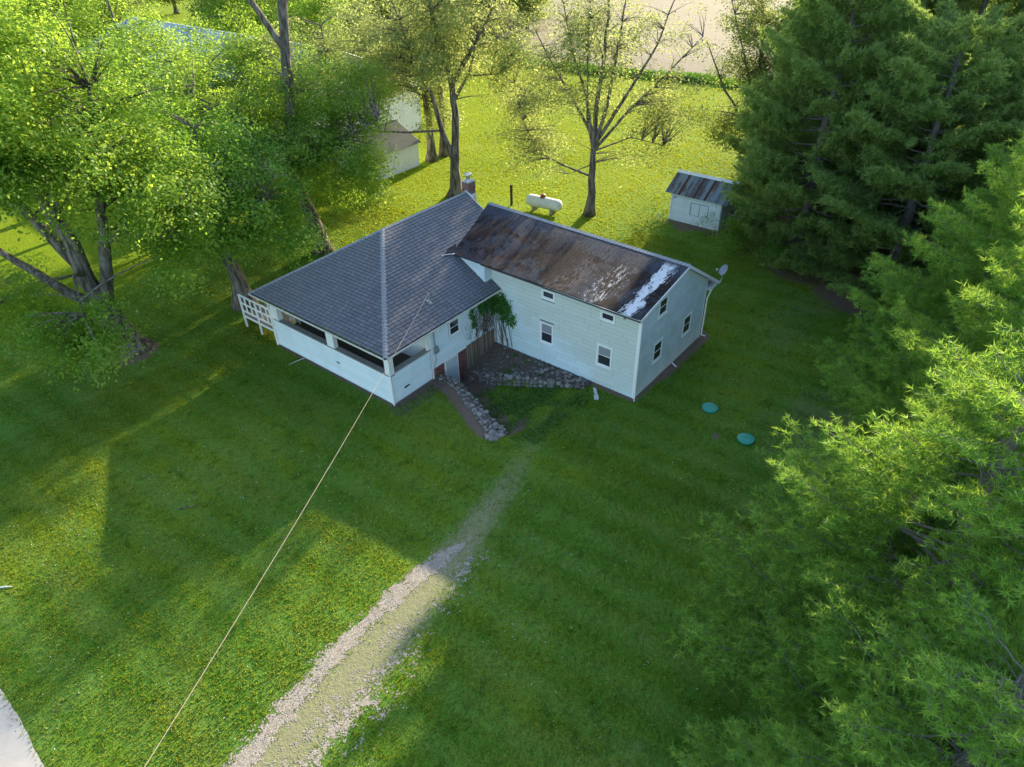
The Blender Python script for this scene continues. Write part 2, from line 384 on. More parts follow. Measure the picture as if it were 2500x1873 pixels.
def vnoise(x, y, seed=0):
    xi = np.floor(x).astype(np.int64); yi = np.floor(y).astype(np.int64); fx = x - xi; fy = y - yi
    def h(a, b):
        n = (a * 374761393 + b * 668265263 + seed * 974711) & 0x7fffffff
        n = ((n ^ (n >> 13)) * 1274126177) & 0x7fffffff
        return ((n ^ (n >> 16)) & 0xffff) / 65535.0
    fx = fx * fx * (3 - 2 * fx); fy = fy * fy * (3 - 2 * fy)
    return (h(xi, yi) * (1 - fx) + h(xi + 1, yi) * fx) * (1 - fy) + (h(xi, yi + 1) * (1 - fx) + h(xi + 1, yi + 1) * fx) * fy
def fbm(x, y, seed=0, o=4):
    s = 0; a = 0.5
    for i in range(o): s = s + a * vnoise(x, y, seed + i); x = x * 2.03; y = y * 2.03; a *= 0.5
    return s / (1 - 0.5 ** o)
def sst(a, b, v):
    t = np.clip((v - a) / (b - a), 0, 1); return t * t * (3 - 2 * t)

# ------------------------------------------------------------------ terrain
def XL(y): return np.interp(-y, [0, 1.2, 2.2, 3.6, 5.0, 6.2, 7.5], [3.75, 3.75, 3.4, 2.8, 2.15, 1.75, 1.5])
def XR(y): return np.interp(-y, [0, 0.6, 2.0, 4.4, 7.3, 9.0], [5.75, 5.75, 5.9, 6.65, 7.75, 8.6])
def height(x, y):
    x = np.asarray(x, float); y = np.asarray(y, float)
    lawn = -0.24 * sst(3, 8, x) * sst(-2.5, -6, y) + (fbm(x * 0.07, y * 0.07, 3, 2) - 0.5) * 0.5 * sst(12, 40, np.hypot(x - 6, y))
    zf = np.minimum(-1.52 + (-y) * 0.19, lawn)
    zf = np.where(y > 0.3, lawn, zf)
    inside = sst(-0.05, 0.2, x - XL(y)) * (1 - sst(-0.12, 0.08, x - XR(y)))
    bedtop = np.clip(zf + 0.5 - 0.25 * np.clip(-y - 4.4, 0, 3) / 3, -2, -0.24)
    tb = np.clip((x - XR(y)) / np.maximum(8.59 - XR(y), 0.2), 0, 1)
    bed = bedtop * (1 - tb) + np.minimum(-0.24, bedtop + 0.9) * tb
    yfade = sst(-8.2, -7.2, y) * (y < 0.6)
    isbed = sst(-0.12, 0.08, x - XR(y)) * (x < 9.2)
    h = lawn
    h = h * (1 - inside * (y < 0.6)) + zf * inside * (y < 0.6)
    h = h * (1 - isbed * yfade) + bed * isbed * yfade
    return h

def soil_mask(x, y):
    s = np.zeros_like(x)
    def near(px, py, r, k=1.0): return k * (1 - sst(r * 0.4, r * 1.2, np.hypot(x - px, y - py)))
    # strips along the walls
    def rectd(x0, x1, y0, y1):
        dx = np.maximum(np.maximum(x0 - x, x - x1), 0); dy = np.maximum(np.maximum(y0 - y, y - y1), 0)
        return np.hypot(dx, dy)
    s = np.maximum(s, 0.9 * (1 - sst(0.05, 0.55, rectd(0, 12, 0, 10.3))))
    s = np.maximum(s, 0.9 * (1 - sst(0.1, 0.7, rectd(8.6, 16.7, -10, 3))))
    s = np.maximum(s, 1.0 * (1 - sst(0.25, 1.0, rectd(11.5, 16.9, -10, -9.9))))
    s = np.maximum(s, 1.1 * (1 - sst(0.5, 1.6, np.abs(x - XL(y)) * 0.8)) * sst(-6.6, -5.2, y) * (y < 1))
    s = np.maximum(s, sst(0.9, 0.0, -y) * (x > 0.5) * (x < 4) * (y < 0.5))
    s = np.maximum(s, 1.2 * sst(-0.2, 0.2, x - XR(y)) * sst(-7.8, -6.8, y) * (x < 9) * (y < 1))
    infl = (x > XL(y)) & (x < XR(y)) & (y < 0.5)
    s = np.maximum(s, infl * (1.1 * sst(-3.4, -1.6, y) + 0.62 * sst(-7.0, -3.0, y) * (1 - sst(-0.1, 0.9, x - XL(y)))))
    s = np.maximum(s, 0.72 * (1 - sst(0.2, 0.9, np.hypot((x - 2.9) * 0.5, y + 6.3))))
    for px, py, r, kk in ((-6.1, 17.0, 2.0, 0.9), (1.7, 16.4, 1.3, 0.85), (2.0, 13.2, 2.0, 0.7), (10.5, 19, 1.0, .7), (28.6, 6, .9, .6), (28.5, -17.0, 4.5, 1.0), (30, -12, 3.5, .9),
                          (10.3, -13.8, 0.62, 0.8), (9.0, -16.4, 0.62, 0.7), (22, -22, 5, .9), (13, -26, 5, .9), (5, -27, 4.5, .9), (-2, -27.5, 4.5, .8), (31.3, -1.8, 1.6, .8), (8.3, -15.1, .5, .65), (37, -10, 6, .9), (40, -16, 6, .9)):
        s = np.maximum(s, near(px, py, r, kk))
    s = np.maximum(s, 0.75 * (1 - sst(0.1, 0.7, np.abs(x - 31.2))) * (y > -4.6) * (y < 0.2))
    return s
def worn_mask(x, y):
    cy = np.interp(x, [-22, -16, -10, -5, 0, 3, 6], [-11.2, -10.8, -10.2, -9.6, -8.6, -7.6, -6.6])
    w = np.exp(-((y - cy) / np.interp(x, [-22, -10, -4, 4], [1.6, 1.5, 1.3, 1.4])) ** 2) * np.interp(x, [-22, -8, -4, 1, 5, 8], [1.15, 1.05, .9, .62, .45, 0])
    w = np.maximum(w, 0.6 * np.exp(-((x + 5) ** 2 + (y - 13.3) ** 2) / 1.3)); w = np.maximum(w, 0.5 * np.exp(-((x + 19) ** 2) / 0.5))
    w = np.maximum(w, 0.85 * fbm(x * 0.22, y * 0.22, 11, 3) * sst(-10, -3, x) * sst(-10, -13, y)); w = np.maximum(w, 0.5 * sst(.5, .75, fbm(x * 0.3, y * 0.3, 17, 3)))
    return w
def sun_tint_mask(x, y):  # back lawn area whose grass colour carries painted sunlight
    return np.maximum(sst(13, 24, x) * sst(-5, 10, y), sst(22, 30, y))

def axis(segs):
    out = [segs[0][0]]
    for a, b, d in segs:
        n = max(1, int(round((b - a) / d))); out += list(np.linspace(a, b, n + 1)[1:])
    return np.array(out)
gx = axis([(-900, -200, 100), (-200, -40, 10), (-40, 0, 0.5), (0, 10, 0.125), (10, 50, 0.6), (50, 250, 5), (250, 1400, 100)])
gy = axis([(-900, -200, 100), (-200, -40, 10), (-40, -9, 0.5), (-9, 1, 0.125), (1, 50, 0.6), (50, 250, 5), (250, 1400, 100)])
X, Y = np.meshgrid(gx, gy, indexing='ij'); Z = height(X, Y)
ny = len(gy); I = (np.arange(len(gx) - 1)[:, None] * ny + np.arange(ny - 1)[None, :]).ravel()
quads = np.stack([I, I + ny, I + ny + 1, I + 1], 1)
xf, yf = X.ravel(), Y.ravel()
me = np_mesh('ground', np.stack([xf, yf, Z.ravel()], 1), quads, M['lawn'],
             attrs={'soil': soil_mask(xf, yf), 'worn': worn_mask(xf, yf), 'lawn_sun_tint': sun_tint_mask(xf, yf)}, smooth=True)
struct('ground', me)

# road along the left, pale gravel
def sheet(name, fx0, fx1, y0, y1, dy, nx, mat, dz=0.006, seed=0, amp=0.3):
    ys = np.arange(y0, y1 + dy, dy); V = []
    e0 = fx0 + (fbm(ys * 0.6, ys * 0, seed, 3) - 0.5) * 2 * amp; e1 = fx1 + (fbm(ys * 0.6, ys * 0 + 5, seed + 9, 4) - 0.5) * 2 * amp
    t = np.linspace(0, 1, nx)
    XX = e0[:, None] * (1 - t) + e1[:, None] * t; YY = np.repeat(ys[:, None], nx, 1)
    ZZ = height(XX, YY) + dz
    J = (np.arange(len(ys) - 1)[:, None] * nx + np.arange(nx - 1)[None, :]).ravel()
    return np_mesh(name, np.stack([XX.ravel(), YY.ravel(), ZZ.ravel()], 1), np.stack([J, J + 1, J + nx + 1, J + nx], 1), mat)
struct('road', sheet('road', -26.5, -20.35, -60, 80, 0.25, 8, M['road'], 0.02, 4, 0.22))
# bare field beyond the lawn
fy = np.arange(-260, 420, 4.0)
def field_edge(y): return np.interp(y, [-260, 18, 31, 45, 80, 420], [80, 77.5, 76, 73, 92, 300])
tt = np.linspace(0, 1, 40) ** 2
FX = field_edge(fy)[:, None] + tt * 900; FY = np.repeat(fy[:, None], 40, 1); FZ = FX * 0 + 0.35 * sst(0, 12, FX - field_edge(fy)[:, None]) + 0.28
J = (np.arange(len(fy) - 1)[:, None] * 40 + np.arange(39)[None, :]).ravel()
struct('field', np_mesh('field', np.stack([FX.ravel(), FY.ravel(), FZ.ravel()], 1), np.stack([J, J + 40, J + 41, J + 1], 1), M['field']))
# gravel drive: cells kept where the gravel still shows
cs = 0.042
dx_ = np.arange(-26, -4.6, cs); dy_ = np.arange(-13.6, -8.0, cs)
DX, DY = np.meshgrid(dx_, dy_, indexing='ij')
c1 = np.interp(DX, [-26, -21, -16.4, -12, -9, -6.3, -5], [-11.0, -10.5, -10.0, -9.32, -9.2, -9.35, -9.6])
w1 = np.interp(DX, [-26, -16, -12, -7, -5.4, -5], [0.9, 0.66, 0.52, 0.6, 0.38, 0.05])
m1 = 1 - np.abs(DY - c1) / (w1 * 0.7)
c2 = np.interp(DX, [-26, -16, -12, -8], [-12.6, -11.9, -11.3, -10.6]); m2 = 0.45 * np.interp(DX, [-26, -14, -10, -8], [1, .75, .35, 0]) - 0.12 - 0.5 * np.abs(DY - c2)
mm = np.maximum(m1, m2) + (fbm(DX * 1.6, DY * 2.4, 21, 2) - 0.5) * 0.9 + (fbm(DX * 7.5, DY * 7.5, 25, 3) - 0.5) * 1.5 + (vnoise(DX * 26, DY * 26, 29) - 0.5) * 0.9
keep = mm > 0.12
gi, gj = np.nonzero(keep)
bx = dx_[gi]; by = dy_[gj]
V = np.stack([np.stack([bx, by], 1), np.stack([bx + cs, by], 1), np.stack([bx + cs, by + cs], 1), np.stack([bx, by + cs], 1)], 1).reshape(-1, 2)
V = np.column_stack([V, height(V[:, 0], V[:, 1]) + 0.008])
struct('driveway', np_mesh('driveway', V, np.arange(len(V)).reshape(-1, 4), M['gravel']))
KEEP = keep
def on_drive(x, y):
    i = np.floor((x + 26) / cs).astype(int); j = np.floor((y + 13.6) / cs).astype(int)
    ok = (i >= 0) & (j >= 0) & (i < keep.shape[0]) & (j < keep.shape[1])
    return ok & keep[np.clip(i, 0, keep.shape[0] - 1), np.clip(j, 0, keep.shape[1] - 1)]

def tetra_scatter(name, x, y, z, size, mat, kind='stuff'):
    n = len(x); base = np.array([[1, 0, -.3], [-.5, .87, -.3], [-.5, -.87, -.3], [0, 0, .8]])
    a = RNG.uniform(0, 6.28, n); c, s_ = np.cos(a), np.sin(a)
    P = np.repeat(base[None], n, 0) * size[:, None, None] * RNG.uniform(0.6, 1.3, (n, 4, 1))
    Q = np.stack([P[..., 0] * c[:, None] - P[..., 1] * s_[:, None], P[..., 0] * s_[:, None] + P[..., 1] * c[:, None], P[..., 2]], -1)
    Q += np.stack([x, y, z], 1)[:, None]
    fb = np.array([[0, 1, 3], [1, 2, 3], [2, 0, 3]]); Fc = (np.arange(n)[:, None, None] * 4 + fb[None]).reshape(-1, 3)
    return np_mesh(name, Q.reshape(-1, 3), Fc, mat, rnd=np.repeat(RNG.random(n), 4))
sel = RNG.choice(len(gi), 9000); cx_ = bx[sel] + RNG.random(9000) * cs; cy_ = by[sel] + RNG.random(9000) * cs
struct('gravel', tetra_scatter('gravel', cx_, cy_, height(cx_, cy_) + 0.015, RNG.uniform(0.008, 0.02, 9000), M['chip']), 'stuff')

# grass blades, denser nearer the camera
def in_bldg(x, y):
    return ((x > -0.1) & (x < 12.5) & (y > -0.1) & (y < 10.4)) | ((x > 8.5) & (x < 16.75) & (y > -10.1) & (y < 4))
def blades(n, cxy, hgt, wid):
    x, y = cxy
    soil = soil_mask(x, y) + (RNG.random(len(x)) - 0.5) * 0.5; worn = worn_mask(x, y)
    ok = ~in_bldg(x, y) & (soil < 0.55) & ~on_drive(x, y) & (x > -20.6 + RNG.random(len(x)) * 0.3) & (worn + RNG.random(len(x)) * 0.9 < 1.05) & (x < field_edge(y))
    x, y = x[ok], y[ok]; n = len(x); z = height(x, y)
    a = RNG.uniform(0, 6.28, n); h = hgt * RNG.uniform(0.5, 1.3, n) * (0.7 + 0.6 * fbm(x * 0.5, y * 0.5, 5, 2)); w = wid * RNG.uniform(0.6, 1.3, n)
    lx, ly = RNG.normal(0, 0.5, n) * h, RNG.normal(0, 0.5, n) * h
    dx, dy = np.cos(a) * w / 2, np.sin(a) * w / 2
    P = np.stack([np.stack([x - dx, y - dy, z - 0.01], 1), np.stack([x + dx, y + dy, z - 0.01], 1), np.stack([x + lx, y + ly, z + h], 1)], 1).reshape(-1, 3)
    return P, np.repeat(RNG.random(n), 3), np.repeat(sun_tint_mask(x, y), 3)
def cand(n, x0, x1, y0, y1): return RNG.uniform(x0, x1, n), RNG.uniform(y0, y1, n)
sets = [blades(0, cand(230000, -21, 4, -22, 14), 0.075, 0.055), blades(0, cand(130000, 2, 28, -24, 1), 0.075, 0.06),
        blades(0, cand(60000, -14, 20, 10, 30), 0.07, 0.08), blades(0, cand(120000, 12, 78, -4, 62), 0.09, 0.16)]
P = np.concatenate([s_[0] for s_ in sets]); R_ = np.concatenate([s_[1] for s_ in sets]); FM = np.concatenate([s_[2] for s_ in sets])
struct('grass', np_mesh('grass', P, np.arange(len(P)).reshape(-1, 3), M['blade'], rnd=R_, attrs={'lawn_sun_tint': FM}), 'stuff')

n = 2600; x = RNG.uniform(-20, 26, n); y = RNG.uniform(-22, 16, n); ok = (~in_bldg(x, y)) & (fbm(x * 0.25, y * 0.25, 71, 2) > 0.5) & (soil_mask(x, y) < 0.4); x, y = x[ok], y[ok]
struct('clover_flowers', tetra_scatter('clover_flowers', x, y, height(x, y) + 0.07, RNG.uniform(0.012, 0.026, len(x)), M['trim']), 'stuff')
# tall grass strip at the field edge
n = 16000; y = RNG.uniform(5, 66, n); x = field_edge(y) + RNG.normal(0.6, 0.9, n)
h = 0.85 * (0.3 + fbm(x * 0.3, y * 0.3, 8, 3)) * RNG.uniform(0.5, 1.2, n); a = RNG.uniform(0, 6.28, n); w = 0.22
z = height(x, y); P = np.stack([np.stack([x - np.cos(a) * w, y - np.sin(a) * w, z], 1), np.stack([x + np.cos(a) * w, y + np.sin(a) * w, z], 1), np.stack([x + RNG.normal(0, .2, n), y + RNG.normal(0, .2, n), z + h], 1)], 1).reshape(-1, 3)
struct('tall_grass', np_mesh('tall_grass', P, np.arange(len(P)).reshape(-1, 3), M['weed'], rnd=np.repeat(RNG.random(n), 3)), 'stuff')

# leafy quads -------------------------------------------------------
def leaf_quads(C, nrm, size, drop=0.0):
    """kite-shaped leaves: centres C (n,3), normals, sizes"""
    n = len(C); nrm = nrm / np.maximum(np.linalg.norm(nrm, axis=1, keepdims=True), 1e-6)
    t = RNG.normal(0, 1, (n, 3)); t[:, 2] -= drop
    t -= nrm * (t * nrm).sum(1, keepdims=True); t /= np.maximum(np.linalg.norm(t, axis=1, keepdims=True), 1e-6)
    b = np.cross(nrm, t); s_ = size[:, None]
    P = np.stack([C - t * s_ * .5, C + b * s_ * .29 - t * s_ * .02 + nrm * s_ * .1, C + t * s_ * .55, C - b * s_ * .29 - t * s_ * .02 + nrm * s_ * .1], 1).reshape(-1, 3)
    return P, np.arange(n * 4).reshape(-1, 4)

# ground weeds in the sunken yard and around
n = 9000; x = RNG.uniform(2.0, 8.3, n); y = RNG.uniform(-8.2, -1.5, n)
dens = sst(0.35, 0.6, fbm(x * 0.9, y * 0.9, 31, 3)) * sst(-1.5, -3.2, y) * (x > XL(y) + 0.25) * (x < XR(y) - 0.05)
bedp = (x > XR(y)) & (fbm(x * 1.5, y * 1.5, 41, 2) > 0.66) & (y > -7)
ok = (RNG.random(n) < dens) | (bedp & (RNG.random(n) < 0.5)); x, y = x[ok], y[ok]; n = len(x)
C_ = np.stack([x, y, height(x, y) + RNG.uniform(0.03, 0.16, n)], 1)
P, Q = leaf_quads(C_, RNG.normal(0, 0.5, (n, 3)) + [0, 0, 1], RNG.uniform(0.08, 0.16, n))
struct('ground_weeds', np_mesh('ground_weeds', P, Q, M['weed'], rnd=np.repeat(RNG.random(n), 4)), 'stuff')

# ------------------------------------------------------------------ shared unit meshes
def wedge(name, tb, tt, mat):
    """1 x 1 piece in XZ, y=0 at the back, bottom edge tb thick (towards -y), top tt"""
    m = MB(); m.add([(0, 0, 0), (1, 0, 0), (1, 0, 1), (0, 0, 1), (0, -tb, 0), (1, -tb, 0), (1, -tt, 1), (0, -tt, 1)],
                    [(0, 1, 2, 3), (4, 7, 6, 5), (0, 4, 5, 1), (3, 2, 6, 7), (0, 3, 7, 4), (1, 5, 6, 2)])
    return m.mesh(name, mat)
UM = {k_: wedge('siding_board', 0.028, 0.006, M[k_]) for k_ in ('siding', 'siding_w')}
UM['panel'] = wedge('siding_board', 0.022, 0.002, M['siding_w'])
UM['panelc'] = wedge('siding_board', 0.022, 0.002, M['siding_b'])
UM['shingle'] = wedge('shingle', 0.022, 0.003, M['shingle'])
UM['skirt'] = wedge('skirt_board', 0.03, 0.025, M['wood'])

def frame3(u, n, w=None):
    """columns: X=u, Y=-n (outward is -y), Z"""
    u = Vector(u).normalized(); n = Vector(n).normalized(); z_ = u.cross(-n) if w is None else Vector(w).normalized()
    return Matrix((u, -n, z_)).transposed()

def clad(par, um, o, u, n, z0, z1, course, spans, blen, seed=0, skip=()):
    """rows of lap boards; spans(z) -> list of (a,b) ranges along u"""
    rnd = random.Random(seed); m3 = frame3(u, n, (0, 0, 1)); o = Vector(o); u = Vector(u); rows = int(round((z1 - z0) / course)); course = (z1 - z0) / rows
    for i in range(rows):
        z = z0 + i * course; off = rnd.uniform(0.2, blen)
        for a, b in spans(z + course * 0.5):
            c0 = a; first = True
            while c0 < b - 0.01:
                c1 = min(b, c0 + (off if first else blen)); first = False
                if b - c1 < 0.35: c1 = b
                place('siding_board', um, par, o + u * c0 + Vector((0, 0, z)), m3, (c1 - c0 - 0.014, 1, course * (0.91 if course > 0.19 else 0.87)))
                c0 = c1

def cut(ranges, holes, z):
    out = list(ranges)
    for (a, b, z0, z1) in holes:
        if z0 - 0.02 < z < z1 + 0.02:
            nx = []
            for (p, q) in out:
                if b <= p or a >= q: nx.append((p, q)); continue
                if a > p: nx.append((p, a))
                if b < q: nx.append((b, q))
            out = nx
    return out

def window(par, o, u, n, w, h, slider=False, blind=True):
    """o lower-left outer corner of the casing; everything stands proud of the wall"""
    o, u, n = Vector(o), Vector(u), Vector(n); z_ = Vector((0, 0, 1)); c = 0.095
    m = MB()
    for a, b, ww, hh in ((0, 0, c, h), (w - c, 0, c, h), (c, 0, w - 2 * c, c), (c, h - c, w - 2 * c, c)):
        m.obox(o + u * a + z_ * b + n * 0.004, u * ww, z_ * hh, n * 0.045)
    m.obox(o + u * -0.03 + z_ * -0.03 + n * 0.004, u * (w + 0.06), z_ * 0.03, n * 0.075)
    fr = part('window', m, M['trim'], par)
    iw, ih = w - 2 * c, h - 2 * c; s_ = 0.035
    def pane(a, b, ww, hh, dep, mat):
        q = MB(); q.obox(o + u * (c + a) + z_ * (c + b) + n * 0.003, u * ww, z_ * hh, n * dep); part('pane', q, mat, fr)
    sash = MB()
    if slider:
        pane(0, 0, iw, ih, 0.008, M['glass'])
    else:
        pane(0, 0, iw, ih * 0.52, 0.008, M['glass']); pane(0, ih * 0.52, iw, ih * 0.48, 0.014, M['blind'] if blind else M['glass'])
        sash.obox(o + u * c + z_ * (c + ih * 0.5) + n * 0.016, u * iw, z_ * s_, n * 0.012)
    for a in (0, iw - s_): sash.obox(o + u * (c + a) + z_ * c + n * 0.0155, u * s_, z_ * ih, n * 0.008)
    for b in (0, ih - s_): sash.obox(o + u * (c + s_) + z_ * (c + b) + n * 0.015, u * (iw - 2 * s_), z_ * s_, n * 0.008)
    part('sash', sash, M['trim'], fr)
    return fr

# ------------------------------------------------------------------ farmhouse: hip-roofed main block
H = thing('farmhouse', 'white farmhouse with a dark shingled hip roof, corner porch and long two-storey wing', 'house', (0, 0, 0))
WY = 10.307; EO = 0.676; EZ = 3.74; SLP = 0.5896; RZ = EZ + (WY / 2 + EO) * SLP; RX0 = WY / 2; RX1 = 12.38
# foundation and floors
m = MB(); m.box(-0.03, 3.1, -0.03, 0.2, -0.5, 0.06); m.box(-0.03, 0.2, 0.2, WY + 0.03, -0.5, 0.02); m.box(0.2, 3.1, WY - 0.15, WY + 0.03, -0.5, 0.02)
part('foundation', m, M['concrete'], H)
m = MB(); m.box(8.56, 16.63, -9.99, 3.8, -0.9, -0.24); part('foundation', m, M['concrete'], H)
m = MB(); m.box(0.1, 3.0, 0.1, WY - 0.1, 0.75, 0.9); part('porch_floor', m, flat('porch_floor', (0.05, 0.042, 0.035), (0.09, 0.075, 0.06), 3, 0.7), H)
# west (porch) wall
m = MB(); m.box(0, 0.12, 0.0, WY, 0.02, 1.86)
wW = part('wall', m, M['core'], H)
rows = 13
clad(wW, UM['siding'], (0, WY, 0), (0, -1, 0), (-1, 0, 0), 0.06, 1.84, 0.127, lambda z: cut([(0.1, WY - 0.12)], [(5.72, 6.03, 1.03, 1.12)], z), 5.2, 1)
m = MB(); m.box(-0.05, 0.3, 0.3, WY - 0.4, 1.862, 1.93); m.box(0.3, 3.1, -0.05, 0.3, 1.862 + 0.1, 2.03); m.box(-0.05, 0.3, -0.05, 0.3, 1.865, 1.931)
part('sill', m, M['concrete'], H)
m = MB(); m.box(-0.02, 0.02, 4.28, 4.58, 1.04, 1.11); part('vent', m, M['screen'], H)
for (x0, x1, y0, y1, z1) in ((-0.03, 0.3, -0.03, 0.34, 3.66), (-0.03, 0.24, 4.5, 5.12, 3.66), (-0.03, 0.3, WY - 0.62, WY + 0.02, 3.66), (2.85, 3.1, -0.02, 0.12, 3.66)):
    m = MB(); m.box(x0, x1, y0, y1, 1.933 if x0 < 1 else 2.032, z1); part('porch_post', m, M['trim'], H)
m = MB(); m.box(0.0, 0.25, 0.34, 4.5, 3.25, 3.6); m.box(0.0, 0.25, 5.12, WY - 0.62, 3.25, 3.6); m.box(0.3, 2.85, 0.0, 0.2, 3.25, 3.6); part('porch_beam', m, M['trim'], H)
# south porch wall
m = MB(); m.box(0.12, 3.1, 0, 0.12, 0.06, 1.96); sW = part('wall', m, M['core'], H)
clad(sW, UM['siding'], (0, 0, 0), (1, 0, 0), (0, -1, 0), 0.08, 1.94, 0.133, lambda z: cut([(0.1, 3.02)], [(0.9, 1.22, 0.6, 0.72)], z), 9, 2)
m = MB(); m.obox((0.86, -0.034, 0.68), (0.42, 0, -0.03), (0, 0, 0.05), (0, 0.01, 0)); m.obox((0.84, -0.036, 0.64), (0.16, 0, 0.02), (0, 0, 0.07), (0, 0.01, 0)); part('wall_scar', m, M['screen'], H, label='dark scar where a board is broken')
# walls round the living part
m = MB(); m.box(3.1, 8.58, 0, 0.15, 0.72, 3.66); mW = part('wall', m, M['core'], H)
clad(mW, UM['siding'], (0, 0, 0), (1, 0, 0), (0, -1, 0), 0.74, 3.64, 0.145, lambda z: cut([(3.16, 8.58)], [(4.62, 5.6, 1.98, 3.06)], z), 4.8, 3)
m = MB(); m.box(3.1, 3.25, 0.15, WY, 0.75, 3.66); m.box(3.25, 12.0, WY - 0.15, WY, 0, 3.66); m.box(11.9, 12.05, 3.0, WY - 0.15, 0, 3.9); part('inner_wall', m, M['trim'], H)
m = MB(); m.add([(12.05, 0, EZ + .3), (12.05, WY, EZ + .3), (12.05, WY / 2, RZ - .12), (11.9, 0, EZ + .3), (11.9, WY, EZ + .3), (11.9, WY / 2, RZ - .12)], [(0, 1, 2), (5, 4, 3), (0, 2, 5, 3), (1, 4, 5, 2)]); part('gable_wall', m, M['siding'], H)
m = MB(); m.box(0.0, 0.1, WY - 0.1, WY, 0.9, 1.9); m.box(1.4, 3.1, WY - 0.1, WY, 0.9, 3.6); part('wall', m, M['siding'], H)
for a, b in (((0.5, 9.3, 1.93), (1.5, 9.9, 2.25)), ((1.5, 9.9, 0.9), (1.5, 9.9, 2.3)), ((1.0, 10.2, 2.3), (2.9, 10.2, 2.3))):
    m = MB(); m.tube([a, b], 0.045, 4); part('porch_brace', m, M['trim'], H)
window(H, (4.64, -0.0, 2.0), (1, 0, 0), (0, -1, 0), 0.94, 1.04, blind=False)
# corner boards
for (x0, x1, y0, y1, z0, z1) in ((-0.035, -0.002, 0.0, 0.12, 0.03, 1.86), (-0.035, 0.1, -0.035, -0.002, 0.03, 1.96), (-0.035, -0.002, WY - 0.1, WY, 0.03, 1.86), (3.04, 3.16, -0.04, -0.002, -0.1, 3.64)):
    m = MB(); m.box(x0, x1, y0, y1, z0, z1); part('corner_board', m, M['trim'], H)
m = MB(); m.box(3.16, 5.95, -0.05, -0.002, 0.66, 0.74); part('skirt_rail', m, M['trim'], H)
# basement brick wall with door
m = MB(); m.box(3.05, 5.95, 0.03, 0.2, -1.9, 0.66); bw = part('basement_wall', m, M['mortar'], H)
m = MB(); z = -1.78; i = 0
while z < 0.6:
    x = 3.06 - (i % 2) * 0.11
    while x < 5.92:
        a, b = max(x, 3.06), min(x + 0.205, 5.93)
        if not (b > 4.08 and a < 5.24 and z < 0.6):
            if b - a > 0.03: m.box(a, b, 0.014, 0.04, z, z + 0.054, random.random())
        elif a < 4.08 and b > 4.08 and 4.08 - a > .03: m.box(a, 4.08, 0.014, 0.04, z, z + 0.054, random.random())
        elif b > 5.24 and a < 5.24 and b - 5.24 > .03: m.box(5.24, b, 0.014, 0.04, z, z + 0.054, random.random())
        x += 0.22
    z += 0.075; i += 1
part('bricks', m, M['brick'], bw, 'stuff')
m = MB(); m.box(4.18, 5.14, -0.02, 0.02, -1.62, 0.56); dr = part('door', m, flat('door_paint', (0.5, 0.56, 0.6), (0.4, 0.46, 0.5), 2, 0.5), H)
m = MB(); m.tube([(4.28, -0.06, -0.62), (4.28, -0.02, -0.62)], 0.035, 8); part('handle', m, M['steel'], dr)
for z in (-1.3, -0.5, 0.3):
    m = MB(); m.box(5.1, 5.15, -0.03, -0.021, z, z + 0.1); part('hinge', m, M['steel'], dr)
m = MB(); m.box(4.1, 4.18, -0.03, 0.03, -1.65, 0.64); m.box(5.14, 5.22, -0.03, 0.03, -1.65, 0.64); m.box(4.18, 5.14, -0.03, 0.03, 0.56, 0.64); part('door_frame', m, M['trim'], dr)
# skirting boards over the rising bank
x = 5.97; i = 0; rr_ = random.Random(4)
while x < 8.5:
    w = rr_.uniform(0.13, 0.17); zb = float(height(x, -0.15)) - 0.1
    zb = max(zb, -1.25)
    o = place('skirt_board', UM['skirt'], H, (x, -0.01 - rr_.uniform(0, 0.02), zb), frame3((1, 0, 0), (0, -1, 0), (0, 0, 1)), (w, 1, 0.76 - zb - rr_.uniform(0, 0.03)))
    x += w + rr_.uniform(0.03, 0.06)

# --- hip roof of the main block
def roof_pt(face, a, d):
    """face S: a along x, W: a along y; d = horizontal distance in from the eave"""
    z = EZ + d * SLP
    return Vector((a, -EO + d, z)) if face == 'S' else Vector((-EO + d, a, z))
HALF = WY / 2 + EO
m = MB(); t_ = (0, 0, 0.09); off = Vector((0, 0, -0.02))
P1, P2, P3, P4 = Vector((-EO, -EO, EZ)), Vector((8.59, -EO, EZ)), Vector((RX1, -EO, EZ)), Vector((RX1, WY + EO, EZ))
P5 = Vector((-EO, WY + EO, EZ)); K0, K1 = Vector((RX0, RX0, RZ)), Vector((RX1, RX0, RZ))
V0 = Vector((8.62, -EO, EZ)); V1 = Vector((8.62, 0.4, EZ + (0.4 + EO) * SLP)); V2 = Vector((RX1, 0.4, EZ + (0.4 + EO) * SLP))
for poly in ([P1, V0, V1, V2, K1, K0], [P5, P1, K0], [P4, P5, K0, K1]):
    m.slab([p + off * 1.4 for p in poly], t_)
roof = part('hip_roof', m, M['felt'], H)
EXP = 0.2; TAB = 0.37
cs_ = math.hypot(1, SLP); sv = Vector((0, 1, SLP)).normalized(); svW = Vector((1, 0, SLP)).normalized()
nS = Vector((0, -SLP, 1)).normalized(); nW = Vector((-SLP, 0, 1)).normalized()
def wing_z(x, y):
    """top of the wing's front roof slope"""
    xe = np.interp(y, [-10.25, 2.3], [8.05, 7.7]); ze = np.interp(y, [-10.25, 2.3], [5.16, 5.48]); zr = np.interp(y, [-10.25, 3.95], [6.15, 6.47])
    t = (x - xe) / (13.2 - xe)
    return ze + (zr - ze) * t - 0.05 * math.sin(math.pi * min(max(t, 0), 1)) * (1 if y < 0 else 0.3)
tabs = []
rs = random.Random(5); nrow = int(HALF * cs_ / EXP)
